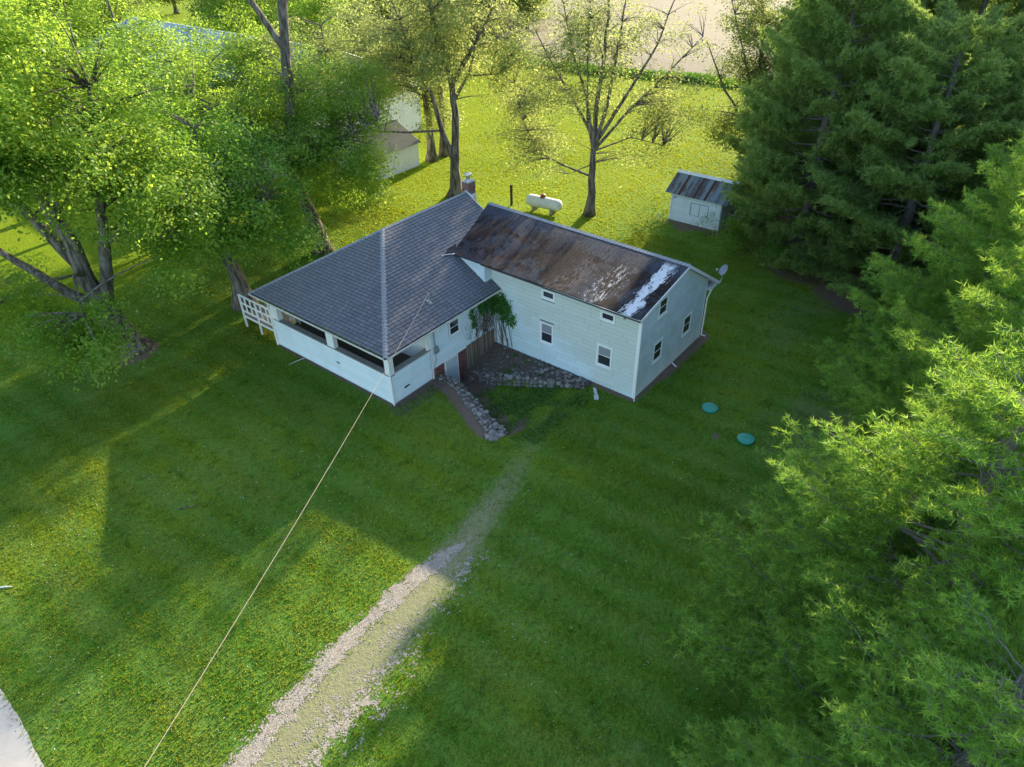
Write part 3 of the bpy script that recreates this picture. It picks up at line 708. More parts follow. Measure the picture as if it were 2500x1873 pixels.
for face in 'SW':
    for i in range(nrow):
        d = i * EXP / cs_; dm = d + EXP / cs_ * 0.5
        if face == 'S': a0, a1 = -EO + dm, RX1 - 0.02
        else: a0, a1 = -EO + dm, WY + EO - dm
        a = a0 - ((i % 2) * 0.5 + (i % 3) * 0.13) * TAB
        while a < a1:
            p, q = max(a, a0), min(a + TAB - 0.024, a1)
            if face == 'S' and d < 0.68 + 0.4: q = min(q, 8.6)
            if q - p > 0.04:
                if face == 'S':
                    yy = -EO + dm; zz = EZ + dm * SLP; xm = (p + q) / 2
                    if xm > 7.8 and yy > -0.0 and (wing_z(xm, yy) > zz + 0.05 or False) and xm > 8.4: a += TAB; continue
                    if xm > 8.6 and yy < 2.0: a += TAB; continue
                tabs.append((face, p, q, d))
            a += TAB
Cv = Vector(camo.location) if camo.location.length else Vector((-19.233, -24.02, 23.055))
Cv = Vector((-19.233, -24.02, 23.055))
def tabpos(tb):
    f, p, q, d = tb; return roof_pt(f, p if f == 'S' else q, d)
tabs.sort(key=lambda tb: (tabpos(tb) - Cv).length)
jm = MB()
for idx, (f, p, q, d) in enumerate(tabs):
    L = EXP * (0.9 + rs.uniform(-0.02, 0.02))
    if f == 'S': o_, u_, n_, v_ = roof_pt('S', p, d), Vector((1, 0, 0)), nS, sv
    else: o_, u_, n_, v_ = roof_pt('W', q, d), Vector((0, -1, 0)), nW, svW
    o_ = o_ + n_ * (-0.016 + rs.uniform(0, 0.004))
    if idx < 300:
        place('shingle', UM['shingle'], roof, o_, Matrix((u_, -n_, v_)).transposed(), (q - p, 1.0, L))
    else:
        w_ = q - p; P = [o_, o_ + u_ * w_, o_ + u_ * w_ + v_ * L, o_ + v_ * L]
        N_ = [n_ * .022, n_ * .022, n_ * .003, n_ * .003]
        jm.add([P[0], P[1], P[0] + N_[0], P[1] + N_[1], P[2] + N_[2], P[3] + N_[3]], [(0, 1, 3, 2), (2, 3, 4, 5), (1, 4, 3), (0, 2, 5)], rs.random())
part('shingles', jm, M['shingle'], roof, 'stuff')
# hip and ridge caps
def caps(a, b, n1, n2, w, par, count):
    a, b = Vector(a), Vector(b); d = (b - a) / count; dn = d.normalized()
    s1 = dn.cross(n1).normalized(); s2 = dn.cross(n2).normalized()
    if s1.z > 0: s1 = -s1
    if s2.z > 0: s2 = -s2
    for i in range(count):
        o_ = a + d * i; m_ = MB(); e = d * 1.0
        up_ = Vector((0, 0, 0.022)); up2 = Vector((0, 0, 0.006))
        m_.add([o_ + s1 * w, o_ + up_, o_ + s2 * w, o_ + e + s1 * w - up2 * .5, o_ + e + up2, o_ + e + s2 * w - up2 * .5], [(0, 1, 4, 3), (1, 2, 5, 4)], rs.random())
        m_.add([o_ + s1 * w - up_, o_ + s1 * w + up2, o_ + up_ + up2, o_ + s2 * w + up2, o_ + s2 * w - up_], [(0, 1, 2, 3, 4)], 0.5)
        part('ridge_cap', m_, M['ridge'], par)
nN = Vector((0, SLP, 1)).normalized()
caps(P1 + Vector((0, 0, 0.0)), K0, nS, nW, 0.15, roof, 44)
caps(K0, K1, nS, nN, 0.14, roof, 32)
caps(P5, K0, nN, nW, 0.14, roof, 40)
# fascia, soffit, gutters with moss
def gutter(name, a, b, out, par, dark=False, moss=(), w=0.12, fasc=0.14):
    """a->b along the eave edge (top), out = unit vector away from the wall"""
    a, b, out = Vector(a), Vector(b), Vector(out); d = b - a; z_ = Vector((0, 0, 1))
    m = MB(); m.obox(a - z_ * fasc - out * 0.03, d, out * 0.028, z_ * (fasc - 0.02)); part('fascia', m, M['trim'], par)
    m = MB(); m.obox(a - z_ * 0.115 + out * 0.0, d, out * w, z_ * 0.012); m.obox(a - z_ * 0.103 + out * (w - 0.014), d, out * 0.014, z_ * 0.105)
    g = part('gutter', m, M['gutter'] if not dark else M['gutter_d'], par)
    m = MB(); m.obox(a - z_ * 0.102, d, out * (w - 0.015), z_ * 0.02); part('gutter_inside', m, M['gutter_d'], g)  # dark strip laid along the inside of the trough
    if dark:
        m = MB(); m.obox(a - z_ * 0.006 + out * (w - 0.02), d, out * 0.024, z_ * 0.012); part('gutter_lip', m, M['gutter'], g)
    for (s0, s1, dens, hh) in moss:
        L = d.length * (s1 - s0); n = int(L * dens); 
        t = RNG.uniform(s0, s1, n); keep_ = (fbm(t * d.length * 2.0, t * 0, 61, 3) > 0.3)
        t = t[keep_]; n = len(t)
        C_ = np.array(a)[None] + t[:, None] * np.array(d)[None] + np.array(out)[None] * RNG.uniform(-0.03, w - 0.01, n)[:, None]; C_[:, 2] += RNG.uniform(-0.07, hh, n)
        P_, Q_ = leaf_quads(C_, RNG.normal(0, 0.6, (n, 3)) + [0, 0, 1], RNG.uniform(0.03, 0.09, n))
        P_ = P_ - np.array(wpos(g))[None]
        part('moss', np_mesh('moss', P_, Q_, M['moss'], rnd=np.repeat(RNG.random(n), 4)), None, g, 'stuff')
gutter('g', P5 + Vector((0, 0, -.01)), P1 + Vector((0, 0, -.01)), (-1, 0, 0), H, moss=((0.1, 0.97, 260, 0.03),))
gutter('g', P1 + Vector((0, 0, -.01)), V0 + Vector((0, 0, -.01)), (0, -1, 0), H, moss=((0.55, 0.99, 120, 0.01), (0.0, 0.5, 30, -0.02)))
m = MB(); m.box(-EO + 0.03, 0.0, -EO + 0.03, WY + EO, EZ - 0.135, EZ - 0.12); m.box(0.0, 8.58, -EO + 0.03, 0.0, EZ - 0.135, EZ - 0.12); part('soffit', m, M['trim'], H)
# gable rake at the far end
m = MB(); m.slab([(RX1, -EO + 4.2, EZ + 4.2 * SLP - 0.02), (RX1 + 0.04, -EO + 4.2, EZ + 4.2 * SLP - 0.02), (RX1 + 0.04, RX0, RZ - 0.0), (RX1, RX0, RZ - 0.0)], (0, 0, 0.16)); part('rake_board', m, M['trim'], H)
# chimney
m = MB(); m.box(12.47, 13.08, 4.95, 5.53, 0.0, 7.72); ch = part('chimney', m, M['mortar'], H)
m = MB()
for zi in range(22):
    z = 6.05 + zi * 0.075
    for x0 in (12.46, 12.775): m.box(x0 + (0.005 if zi % 2 else 0), x0 + 0.295, 4.936, 4.955, z, z + 0.052, random.random())
    for y0 in (4.945, 5.245): m.box(12.456, 12.475, y0, y0 + 0.28, z, z + 0.052, random.random()); m.box(13.075, 13.094, y0, y0 + 0.28, z, z + 0.052, random.random())
part('bricks', m, M['brick'], ch, 'stuff')
m = MB(); m.box(12.43, 13.11, 4.91, 5.56, 7.722, 7.77); part('crown', m, M['mortar'], ch)
m = MB(); m.tube([(12.77, 5.24, 7.77), (12.77, 5.24, 7.83), (12.77, 5.24, 7.84), (12.77, 5.24, 8.1)], [0.19, 0.17, 0.12, 0.12], 14)
m.tube([(12.77, 5.24, 8.1), (12.77, 5.24, 8.16), (12.77, 5.24, 8.2), (12.77, 5.24, 8.24)], [0.15, 0.27, 0.26, 0.04], 16); part('flue_cap', m, M['steel'], ch, smooth=False)
m = MB(); m.add([(12.44, 4.6, 6.9), (12.44, 5.2, 7.24), (12.44, 5.6, 6.95), (12.44, 5.6, 6.6), (12.44, 4.6, 6.5), (12.5, 4.6, 6.9), (12.5, 5.2, 7.24), (12.5, 5.6, 6.95)], [(0, 1, 2, 3, 4), (0, 5, 6, 1), (1, 6, 7, 2)])
m.box(12.44, 13.1, 4.91, 4.95, 6.4, 6.95); part('flashing', m, M['gutter'], ch)

# --- two-storey wing
U1 = 8.59; U2 = 16.62; Y2 = -10.02
def rear_z(x): return 6.12 - (x - 13.2) * 0.622
def prof(x, yy=-10.0): return wing_z(x, yy) if x < 13.2 else rear_z(x)
m = MB(); m.box(U1, U1 + 0.15, Y2 + 0.15, 0.0, -0.24, 4.98); fw = part('wing_wall', m, M['core'], H)
holes = [(3.58, 4.55, 1.13, 2.53), (7.48, 8.5, 1.1, 2.48), (3.68, 4.6, 4.08, 4.66), (7.58, 8.5, 4.04, 4.58)]
clad(fw, UM['panel'], (U1, 0, 0), (0, -1, 0), (-1, 0, 0), -0.22, 5.0, 0.26, lambda z: cut([(0.0, 9.93)], holes, z), 2.44, 11)
m = MB(); xs = np.linspace(U1 + 0.001, U2, 12)
top = [(x, Y2, prof(x) - 0.12) for x in np.linspace(U1, 13.2, 8)] + [(x, Y2, rear_z(x) - 0.12) for x in np.linspace(13.2, U2, 4)[1:]]
m.slab([(U1, Y2, -0.24), (U2, Y2, -0.24)] + top[::-1], (0, -0.15, 0)); gw = part('gable_wall', m, M['core'], H)
gh = [(10.32, 11.4, 1.12, 2.4), (10.42, 11.42, 4.02, 5.12), (13.86, 14.94, 1.12, 2.4)]
def gspan(z):
    # clip by the roof line
    a = U1 + 0.1; b = U2 - 0.1
    if z > 3.3: b = min(b, 13.2 + (6.12 - 0.34 - z) / 0.622)
    while a < 13.2 and prof(a) - 0.26 < z: a += 0.06
    return cut([(a, b)], gh, z) if b > a else []
clad(gw, UM['panelc'], (0, Y2, 0), (1, 0, 0), (0, -1, 0), -0.22, 5.9, 0.26, gspan, 2.44, 12)
m = MB(); m.box(U2 - 0.15, U2, Y2 + 0.15, 3.8, -0.24, 3.9); m.box(U1 + 0.15, U2 - 0.15, 3.65, 3.8, -0.24, 3.9); part('wing_wall', m, M['siding_w'], H)
# upper wall between the roofs
m = MB(); m.box(7.98, U1 + 0.1, 0.005, 0.15, 3.95, 5.36); m.box(7.98, 8.12, 0.15, 1.95, 3.95, 5.34); uw = part('upper_wall', m, M['siding'], H)
clad(uw, UM['panelc'], (7.98, 1.9, 0), (0, -1, 0), (-1, 0, 0), 4.2, 5.3, 0.2, lambda z: [(max(0.0, 1.9 - (z - 0.08 - 4.139) / SLP), 1.9)] if 1.9 - (z - 4.2) / SLP < 1.85 else [], 2.4, 13)
clad(uw, UM['panelc'], (7.98, 0.005, 0), (1, 0, 0), (0, -1, 0), 4.16, 5.3, 0.23, lambda z: [(0, 0.6)], 2.4, 14)
for (x0, x1, y0, y1, z1) in ((U1 - 0.04, U1 - 0.002, Y2 + 0.0, Y2 + 0.11, 4.96), (U1 - 0.04, U1 + 0.1, Y2 - 0.04, Y2 - 0.002, 4.98), (U2 - 0.1, U2, Y2 - 0.03, Y2 - 0.002, 3.85)):
    m = MB(); m.box(x0, x1, y0, y1, -0.22, z1); part('corner_board', m, M['trim'], H)
wu, wn_ = (0, -1, 0), (-1, 0, 0)
window(H, (U1, -3.58, 1.13), wu, wn_, 0.97, 1.4); window(H, (U1, -7.48, 1.1), wu, wn_, 1.02, 1.38)
window(H, (U1, -3.68, 4.08), wu, wn_, 0.92, 0.58, True); window(H, (U1, -7.58, 4.04), wu, wn_, 0.92, 0.56, True)
for (x_, z_, w_, h_) in ((10.34, 1.12, 1.04, 1.28), (10.42, 4.02, 1.0, 1.1), (13.88, 1.12, 1.04, 1.28)): window(H, (x_, Y2, z_), (1, 0, 0), (0, -1, 0), w_, h_, blind=False)
# roof slopes of the wing
NS, NT = 70, 30
def yleft(t):
    y = 2.3
    for _ in range(12):
        xe = np.interp(y, [-10.25, 2.3], [8.05, 7.7]); x = xe + (13.2 - xe) * t
        y = (wing_z(x, y) - 0.0 - (EZ + EO * SLP)) / SLP
    return y
Vt = []; 
for j in range(NT + 1):
    t = j / NT; yl = yleft(t)
    for i in range(NS + 1):
        y = -10.26 + (yl + 10.26) * i / NS
        xe = np.interp(y, [-10.25, 2.3], [8.05, 7.7]); x = xe + (13.2 - xe) * t
        Vt.append((x, y, wing_z(x, y) + 0.012 * math.sin(y * 2.1 + x) * (0.2 < t < .9)))
m = MB(); W1 = NS + 1; Fq = [[j * W1 + i, (j + 1) * W1 + i, (j + 1) * W1 + i + 1, j * W1 + i + 1] for j in range(NT) for i in range(NS)]
m.add(Vt, Fq)
nb = len(Vt); edge = [i for i in range(W1)] + [j * W1 + NS for j in range(1, NT + 1)] + [NT * W1 + i for i in range(NS - 1, -1, -1)] + [j * W1 for j in range(NT - 1, 0, -1)]
low = [(Vt[i][0], Vt[i][1], Vt[i][2] - 0.07) for i in edge]; L_ = len(edge)
m.v += low; m.r += [0.5] * L_
for q in range(L_): m.f.append([edge[q], edge[(q + 1) % L_], nb + (q + 1) % L_, nb + q])
m.f.append([nb + q for q in range(L_)])
wr = part('wing_roof', m, M['roll'], H)
m = MB(); m.slab([(13.2, -10.26, 6.13), (13.2, 3.9, 6.4), (17.87, 3.9, 3.5), (17.87, -10.26, 3.24)], (0, 0, 0.08)); part('rear_roof', m, M['shingle'], H)
m = MB(); m.slab([(7.72, 2.05, 5.5), (7.05, 2.3, 5.53), (7.7, 2.55, 5.67), (8.5, 2.6, 5.7), (8.1, 2.3, 5.54)], (0, 0, 0.03)); part('roof_flashing', m, M['roll'], H)
m = MB(); m.obox((6.98, 2.42, 5.5), (0.75, -0.4, -0.03), (0, 0, 0.07), (0.01, 0.02, 0)); part('rake_board', m, M['trim'], H)
# ridge caps of the wing
for i in range(60):
    y0 = -10.26 + i * 14.15 / 60; z0 = np.interp(y0, [-10.25, 3.95], [6.15, 6.47]); e = 14.15 / 60 * 0.98
    m = MB(); m.add([(12.98, y0, z0 - 0.022), (13.2, y0, z0 + 0.04), (13.45, y0, z0 - 0.12), (12.98, y0 + e, z0 - 0.03), (13.2, y0 + e, z0 + 0.028), (13.45, y0 + e, z0 - 0.13), (12.98, y0, z0 - 0.06), (13.45, y0, z0 - 0.2)],
                [(0, 1, 4, 3), (1, 2, 5, 4), (0, 6, 7, 2, 1), (0, 3, 6)]); part('ridge_cap', m, M['ridge'], wr)
# eave trim of the wing
gutter('g', (7.98, 0.2, 5.28 + .06), (8.045, -10.26, 5.15), (-1, 0, 0), H, dark=True, moss=((0.0, 0.36, 420, 0.05), (0.36, 0.6, 60, 0.0), (0.6, 1, 20, 0)), fasc=0.12)
m = MB(); m.slab([(8.06, 0.0, 5.2), (8.62, 0.0, 5.2), (8.62, Y2, 5.04), (8.08, Y2, 5.02)], (0, 0, 0.02)); part('soffit', m, M['trim'], H)
m = MB(); m.slab([(8.05, -10.265, 5.14), (8.05, -10.3, 5.14), (13.2, -10.3, 6.13), (13.2, -10.265, 6.13)], (0, 0, 0.2)); m.slab([(13.2, -10.265, 6.13), (13.2, -10.3, 6.13), (17.87, -10.3, 3.22), (17.87, -10.265, 3.22)], (0, 0, 0.2)); part('rake_board', m, M['trim'], H)
m = MB(); m.slab([(8.1, -10.264, 5.07), (13.2, -10.264, 6.05), (13.2, -10.03, 6.05), (8.1, -10.03, 5.07)], (0, 0, 0.02)); m.slab([(13.2, -10.264, 6.02), (17.8, -10.264, 3.16), (17.8, -10.03, 3.16), (13.2, -10.03, 6.02)], (0, 0, 0.02)); m.box(16.63, 17.8, -10.26, 3.8, 3.08, 3.1); m.box(17.8, 17.86, -10.26, 3.8, 3.06, 3.24); part('soffit', m, M['trim'], H)
m = MB(); m.slab([(8.6, Y2 - .031, 4.99), (13.2, Y2 - .031, 5.92), (13.2, Y2 - .031, 5.62), (8.6, Y2 - .031, 4.75)], (0, -0.025, 0)); part('frieze_board', m, M['trim'], H)
m = MB(); m.slab([(13.2, Y2 - .031, 5.92), (U2, Y2 - .031, 3.79), (U2, Y2 - .031, 3.42), (13.2, Y2 - .031, 5.62)], (0, -0.025, 0)); part('frieze_board', m, M['trim'], H)
# downspouts
def spout(pts, r=0.045, mat='trim', nm='downspout'):
    m = MB(); m.tube(pts, r, 6); part(nm, m, M[mat], H)
spout([(-0.62, -0.62, 3.62), (-0.3, -0.3, 3.3), (-0.09, -0.09, 3.15), (-0.09, -0.09, 0.05)])
spout([(-0.62, WY + 0.5, 3.62), (-0.1, WY + 0.06, 3.1), (-0.1, WY + 0.04, 0.0)])
spout([(7.95, -10.1, 5.03), (8.3, -10.1, 4.85), (8.5, -10.1, 4.7), (8.5, -10.1, -0.1), (8.36, -10.18, -0.2)], 0.055)
spout([(17.75, -10.12, 3.1), (17.2, -10.12, 2.9), (16.72, -10.12, 2.5), (16.7, -10.12, -0.1), (16.9, -10.3, -0.2)], 0.05)
spout([(12.8, -10.14, -0.08), (12.8, -10.2, -0.1), (12.8, -10.45, -0.25), (12.8, -10.5, -0.3)], 0.04, 'trim', 'drain_pipe')
# electric meter and conduit
m = MB(); m.box(3.3, 3.56, -0.16, -0.04, 1.62, 2.05); mt = part('electric_meter', m, M['meter'], H)
m = MB(); m.tube([(3.43, -0.165, 1.84), (3.43, -0.28, 1.84)], 0.1, 14); part('meter_dial', m, M['steel'], mt)
spout([(3.38, -0.1, 2.06), (3.34, -0.1, 3.5)], 0.04, 'meter', 'conduit'); spout([(3.4, -0.08, 1.6), (3.38, -0.08, 1.1), (3.25, -0.06, 0.8), (3.22, -0.06, 0.3)], 0.02, 'meter', 'conduit')
m = MB(); m.tube([(3.9, 0.56, 4.4), (3.9, 0.56, 5.05)], 0.035, 8); m.tube([(3.9, 0.56, 5.0), (3.84, 0.52, 5.08), (3.78, 0.46, 5.0)], 0.05, 8); sm_ = part('service_mast', m, M['meter'], H)
m = MB(); m.add([(3.78, 0.42, EZ + 1.096 * SLP + .03), (4.02, 0.42, EZ + 1.096 * SLP + .03), (4.02, 0.7, EZ + 1.376 * SLP + .03), (3.78, 0.7, EZ + 1.376 * SLP + .03)], [(0, 1, 2, 3)]); m.tube([(3.9, .56, 4.45), (3.9, .56, 4.6)], [.12, .04], 8); part('mast_flashing', m, M['meter'], sm_)
m = MB(); m.tube([(0.25, -0.18, 3.5), (0.42, -0.3, 3.42)], [0.06, 0.09], 10); m.tube([(0.2, -0.06, 3.52), (0.25, -0.2, 3.52)], 0.035, 6); part('floodlight', m, M['trim'], H)
m = MB(); m.box(8.5, 8.56, -9.25, -9.05, 4.72, 4.82); m.tube([(8.45, -9.15, 4.76), (8.35, -9.15, 4.68)], [.05, .07], 8); part('eave_lamp', m, M['meter'], H)
# porch deck with railing on the north side
m = MB(); 
dk = thing('porch_deck', 'small board deck with white railing beside the porch, under the trunk of a maple', 'deck', (1.3, 12.2, 0))
for i in range(18):
    m = MB(); y0 = 10.36 + i * 0.195; m.box(0.05, 2.6, y0, y0 + 0.18, 0.92, 0.96); part('deck_board', m, M['deck'], dk)
for (px_, py_) in ((0.06, 10.46), (0.06, 12.15), (0.06, 13.8), (2.56, 13.8), (2.56, 12.1)):
    m = MB(); m.box(px_ - 0.05, px_ + 0.05, py_ - 0.05, py_ + 0.05, -0.1, 2.0 if px_ > 1 else 2.36); part('post', m, M['trim'], dk)
for z in (1.2, 1.75, 2.3):
    m = MB(); m.box(0.02, 0.1, 10.4, 13.85, z, z + (0.09 if z > 2 else 0.08)); part('rail', m, M['trim'], dk)
for yq in (11.02, 11.6, 12.7, 13.25):
    m = MB(); m.box(0.03, 0.09, yq - 0.04, yq + 0.04, 1.28, 2.3); part('picket', m, M['trim'], dk)
for z in (1.3, 1.9):
    m = MB(); m.box(2.52, 2.6, 11.4, 13.85, z, z + 0.08); part('rail', m, M['trim'], dk)
m = MB(); m.box(0.02, 0.07, 10.4, 13.85, 0.78, 0.92); part('rim_board', m, M['trim'], dk)
for i in range(4):
    m = MB(); m.box(1.0, 2.2, 13.9 + i * 0.27, 14.16 + i * 0.27, 0.72 - i * 0.2, 0.76 - i * 0.2); part('step', m, M['deck'], dk)

# satellite dish
D = thing('satellite_dish', 'grey satellite dish on a bent mast at the rear eave corner of the wing', 'satellite dish', (17.75, -10.3, 3.3))
m = MB(); m.tube([(17.7, -10.32, 3.1), (17.95, -10.35, 3.35), (17.98, -10.35, 3.75)], 0.035, 8); part('mast', m, M['steel'], D)
nd = Vector((-0.62, 0.5, 0.52)).normalized(); ua = nd.cross(Vector((0, 0, 1))).normalized(); va = ua.cross(nd); cd = Vector((17.98, -10.35, 3.95))
m = MB(); pts = [cd - nd * 0.08]; fs = []
for ri in range(1, 5):
    r_ = 0.33 * ri / 4
    for j in range(20): 
        a = 2 * math.pi * j / 20; pts.append(cd + ua * math.cos(a) * r_ + va * math.sin(a) * r_ * 1.05 + nd * (-0.08 + 0.09 * (ri / 4) ** 2))
for j in range(20): fs.append([0, 1 + j, 1 + (j + 1) % 20])
for ri in range(3):
    for j in range(20): a_, b_ = 1 + ri * 20, 21 + ri * 20; fs.append([a_ + j, b_ + j, b_ + (j + 1) % 20, a_ + (j + 1) % 20])
m.add(pts, fs); m.add([p - nd * 0.012 for p in pts], [f_[::-1] for f_ in fs]); part('reflector', m, M['dish'], D, smooth=True)
m = MB(); m.tube([cd - va * 0.3, cd - va * 0.25 + nd * 0.4], 0.02, 6); part('arm', m, M['dish'], D)
m = MB(); m.tube([cd - va * 0.25 + nd * 0.4, cd - va * 0.1 + nd * 0.42], [0.05, 0.06], 8); part('receiver', m, M['gutter'], D)

# overhead service wire
wp = [Vector((3.82, 0.48, 5.06)), Vector((-18.57, -10.61, 4.48))]
pts = []
for i in range(41):
    t = i / 40 * 1.15; p = wp[0].lerp(wp[1], t); p.z -= 1.2 * t * (1.15 - t) ; pts.append(p)
m = MB(); m.tube(pts, 0.009, 5); single('service_wire', m, M['wire'], 'tan service wire sloping down from the porch roof over the lawn to the road', 'wire', tuple(wp[0]))

# ------------------------------------------------------------------ stone walls
def stone_mesh(seed):
    r_ = random.Random(seed); import bmesh
    bm = bmesh.new(); bmesh.ops.create_icosphere(bm, subdivisions=1, radius=0.5)
    for v in bm.verts:
        v.co *= r_.uniform(0.8, 1.12)
        v.co.x = max(min(v.co.x, 0.42), -0.42); v.co.z = max(min(v.co.z, 0.4), -0.4); v.co.y = max(min(v.co.y, .43), -.43)
    me_ = bpy.data.meshes.new('stone'); bm.to_mesh(me_); bm.free(); me_.materials.append(M['stone']); return me_
ST = [stone_mesh(i) for i in range(8)]
SW = thing('stone_wall', 'curved low rubble wall running from the basement door out into the lawn', 'wall', (2.6, -3.0, 0), 'dry stone retaining walls')
rs = random.Random(12)
def rot3():
    return Matrix.Rotation(rs.uniform(0, 6.28), 3, 'Z') @ Matrix.Rotation(rs.uniform(-.35, .35), 3, 'X')
yv = -0.25
while yv > -6.25:
    half = np.interp(-yv, [0, 2, 4, 6.2], [0.22, 0.27, 0.36, 0.42]); cxw = float(XL(yv)) - 0.22
    xk = -half
    while xk < half:
        s_ = rs.uniform(0.16, 0.34) * np.interp(-yv, [0, 6], [0.85, 1.15])
        zt = float(height(cxw - 0.5, yv)) + rs.uniform(-0.03, 0.09)
        place('stone', rs.choice(ST), SW, (cxw + xk + rs.uniform(-.03, .03), yv + rs.uniform(-0.06, 0.06), zt), rot3(), (s_ * 1.15, s_, s_ * 0.75))
        xk += s_ * 0.92
    # face stones toward the sunken yard
    zf_ = float(height(cxw + 0.6, yv)); z = -0.22
    while z > zf_ and z > -1.7:
        s_ = rs.uniform(0.2, 0.32)
        if rs.random() < 0.85: place('stone', rs.choice(ST), SW, (cxw + half + 0.02, yv + rs.uniform(-.05, .05), z), rot3(), (s_, s_ * 1.1, s_ * 0.8))
        z -= 0.24
    yv -= rs.uniform(0.2, 0.27)
for i in range(14):
    s_ = rs.uniform(0.2, 0.42); place('stone', rs.choice(ST), SW, (1.35 + rs.uniform(-.45, .4), -6.1 + rs.uniform(-.35, .3), rs.uniform(-0.02, 0.06)), rot3(), (s_ * 1.2, s_, s_ * .7))
S2 = thing('stone_wall', 'rubble retaining wall below the two-storey wing, stepping up to the lawn', 'wall', (6.6, -4.4, -0.6), 'dry stone retaining walls')
yv = -0.5
while yv > -7.35:
    cxw = float(XR(yv)); zb = float(height(cxw - 0.45, yv)); zt = float(height(cxw + 0.3, yv)); z = zb
    while z < zt + 0.1:
        s_ = rs.uniform(0.2, 0.42) if yv < -3 else rs.uniform(0.16, 0.34)
        place('stone', rs.choice(ST), S2, (cxw - 0.1 + (z - zb) * 0.25, yv + rs.uniform(-.05, .05), z + s_ * 0.25), rot3(), (s_, s_ * 1.15, s_ * 0.85))
        z += s_ * 0.72
    yv -= rs.uniform(0.2, 0.33)
SB = thing('stone_bank', 'bank of loose small field stones and dirt between wing wall and retaining wall', 'rock bank', (7.4, -3.0, -0.4))
for i in range(150):
    y = -rs.uniform(0.6, 7.1) ; lo = float(XR(y)) + 0.25; x = rs.uniform(lo, max(lo + 0.1, 8.45)); s_ = rs.uniform(0.1, 0.26) * (1.2 if y < -4 else 0.85)
    place('stone', rs.choice(ST), SB, (x, y, float(height(x, y)) + s_ * 0.15), rot3(), (s_ * 1.2, s_, s_ * 0.7))
n = 4200; y = -RNG.uniform(0.2, 7.4, n); x = RNG.uniform(5.7, 8.55, n); ok = x > XR(y) + 0.1; x, y = x[ok], y[ok]
me = tetra_scatter('pebbles', x, y, height(x, y) + 0.02, RNG.uniform(0.02, 0.085, len(x)) * (0.7 + 0.5 * (y < -3.5)), M['stone2'])
o = bpy.data.objects.new('pebbles', me); COL.objects.link(o); o.parent = SB; o.location = -Vector(SB.location); o['kind'] = 'stuff'
n = 2600; x = np.concatenate([RNG.uniform(3.7, 7, n // 2), RNG.uniform(-0.6, 3.6, n // 2)]); y = np.concatenate([-RNG.uniform(0.1, 2.4, n // 2), -RNG.uniform(0.05, 1.1, n // 2)])
struct('leaf_litter', tetra_scatter('leaf_litter', x, y, height(x, y) + 0.01, RNG.uniform(0.015, 0.05, n), M['stone2']), 'stuff')

# splash spout and bits by the wing
m = MB(); m.obox((8.15, -7.85, float(height(8.15, -7.85)) + 0.03), (-0.75, -0.65, -0.04), (-0.12, 0.14, 0), (0, 0, 0.05)); m.obox((7.6, -8.35, float(height(7.6, -8.35)) + 0.03), (-0.3, -0.22, 0.0), (-0.17, 0.2, 0), (0, 0, 0.06))
single('loose_downspout', m, M['gutter'], 'loose piece of white downspout lying in the grass below the wing', 'downspout', (7.9, -8.2, -0.2))

# ------------------------------------------------------------------ vines
def tube_batch(name, segs, mat, par, kind=None, nside=4):
    m = MB()
    for pts, rad in segs: m.tube(pts, rad, nside, cap=False)
    return part(name, m, mat, par, kind)
VN = thing('climbing_vine', 'green climbing vine with bare brown stems in the corner of house and wing', 'vine', (8.45, -0.1, -0.2))
segs = []; rv = random.Random(3)
for i in range(46):
    on_s = rv.random() < 0.6
    if on_s:
        x = rv.uniform(6.6, 8.5); z0 = rv.uniform(0.75, 0.95); zt = rv.uniform(1.8, 3.3); pts = []
        for k_ in range(7): pts.append((x + rv.uniform(-.12, .12) + (k_ / 6) * rv.uniform(-.5, .7), -0.05 - rv.uniform(0, .06), z0 + (zt - z0) * k_ / 6))
        pts = [(min(p[0], 8.5), p[1], p[2]) for p in pts]
    else:
        y = -rv.uniform(0.05, 1.7); zt = rv.uniform(1.2, 3.4); pts = [(U1 - 0.05 - rv.uniform(0, .05), min(-0.05, y + rv.uniform(-.12, .12) + (k_ / 6) * (0.5 if y < -0.8 else 0)), -0.15 + (zt + .15) * k_ / 6) for k_ in range(7)]
    segs.append((pts, [rv.uniform(0.008, 0.022)] * 6 + [0.004]))
for i in range(70):
    x = rv.uniform(6.0, 8.45); z0 = rv.uniform(0.78, 2.0); L = rv.uniform(0.3, 0.9)
    segs.append(([(x, -0.06, z0), (x + rv.uniform(-.2, .2), -0.09, z0 + L * .5), (x + rv.uniform(-.3, .3), -0.07, z0 + L)], [0.008, 0.006, 0.003]))
tube_batch('stems', segs, M['twig'], VN, 'stuff')
Cc = []
def vcl(cx, cy, cz, rx, ry, rz, n): Cc.append(np.column_stack([RNG.normal(cx, rx, n), RNG.normal(cy, ry, n), RNG.normal(cz, rz, n)]))
for i in range(18): vcl(rv.uniform(7.3, 8.45), -0.16, rv.uniform(2.4, 3.45), .13, .07, .2, 80)
for i in range(20): vcl(8.43, -rv.uniform(0.1, 1.3), rv.uniform(1.9, 3.5), .07, .14, .22, 75)
for i in range(9): vcl(6.6 + rv.uniform(-.12, .2), -0.12, 3.4 - i * 0.2, .09, .04, .09, 34)
for i in range(10): vcl(8.44, -1.2 - rv.uniform(0, .65), 2.7 - i * 0.13, .05, .12, .1, 26)
Cc = np.concatenate(Cc); Cc[:, 1] = np.minimum(Cc[:, 1], -0.06); Cc[:, 0] = np.minimum(Cc[:, 0], 8.53); Cc = Cc[Cc[:, 2] < 3.62]; n = len(Cc)
P, Q = leaf_quads(Cc - np.array(VN.location)[None], RNG.normal(0, 0.55, (n, 3)) + [-0.5, -0.6, 0.55], RNG.uniform(0.08, 0.15, n), 0.8)
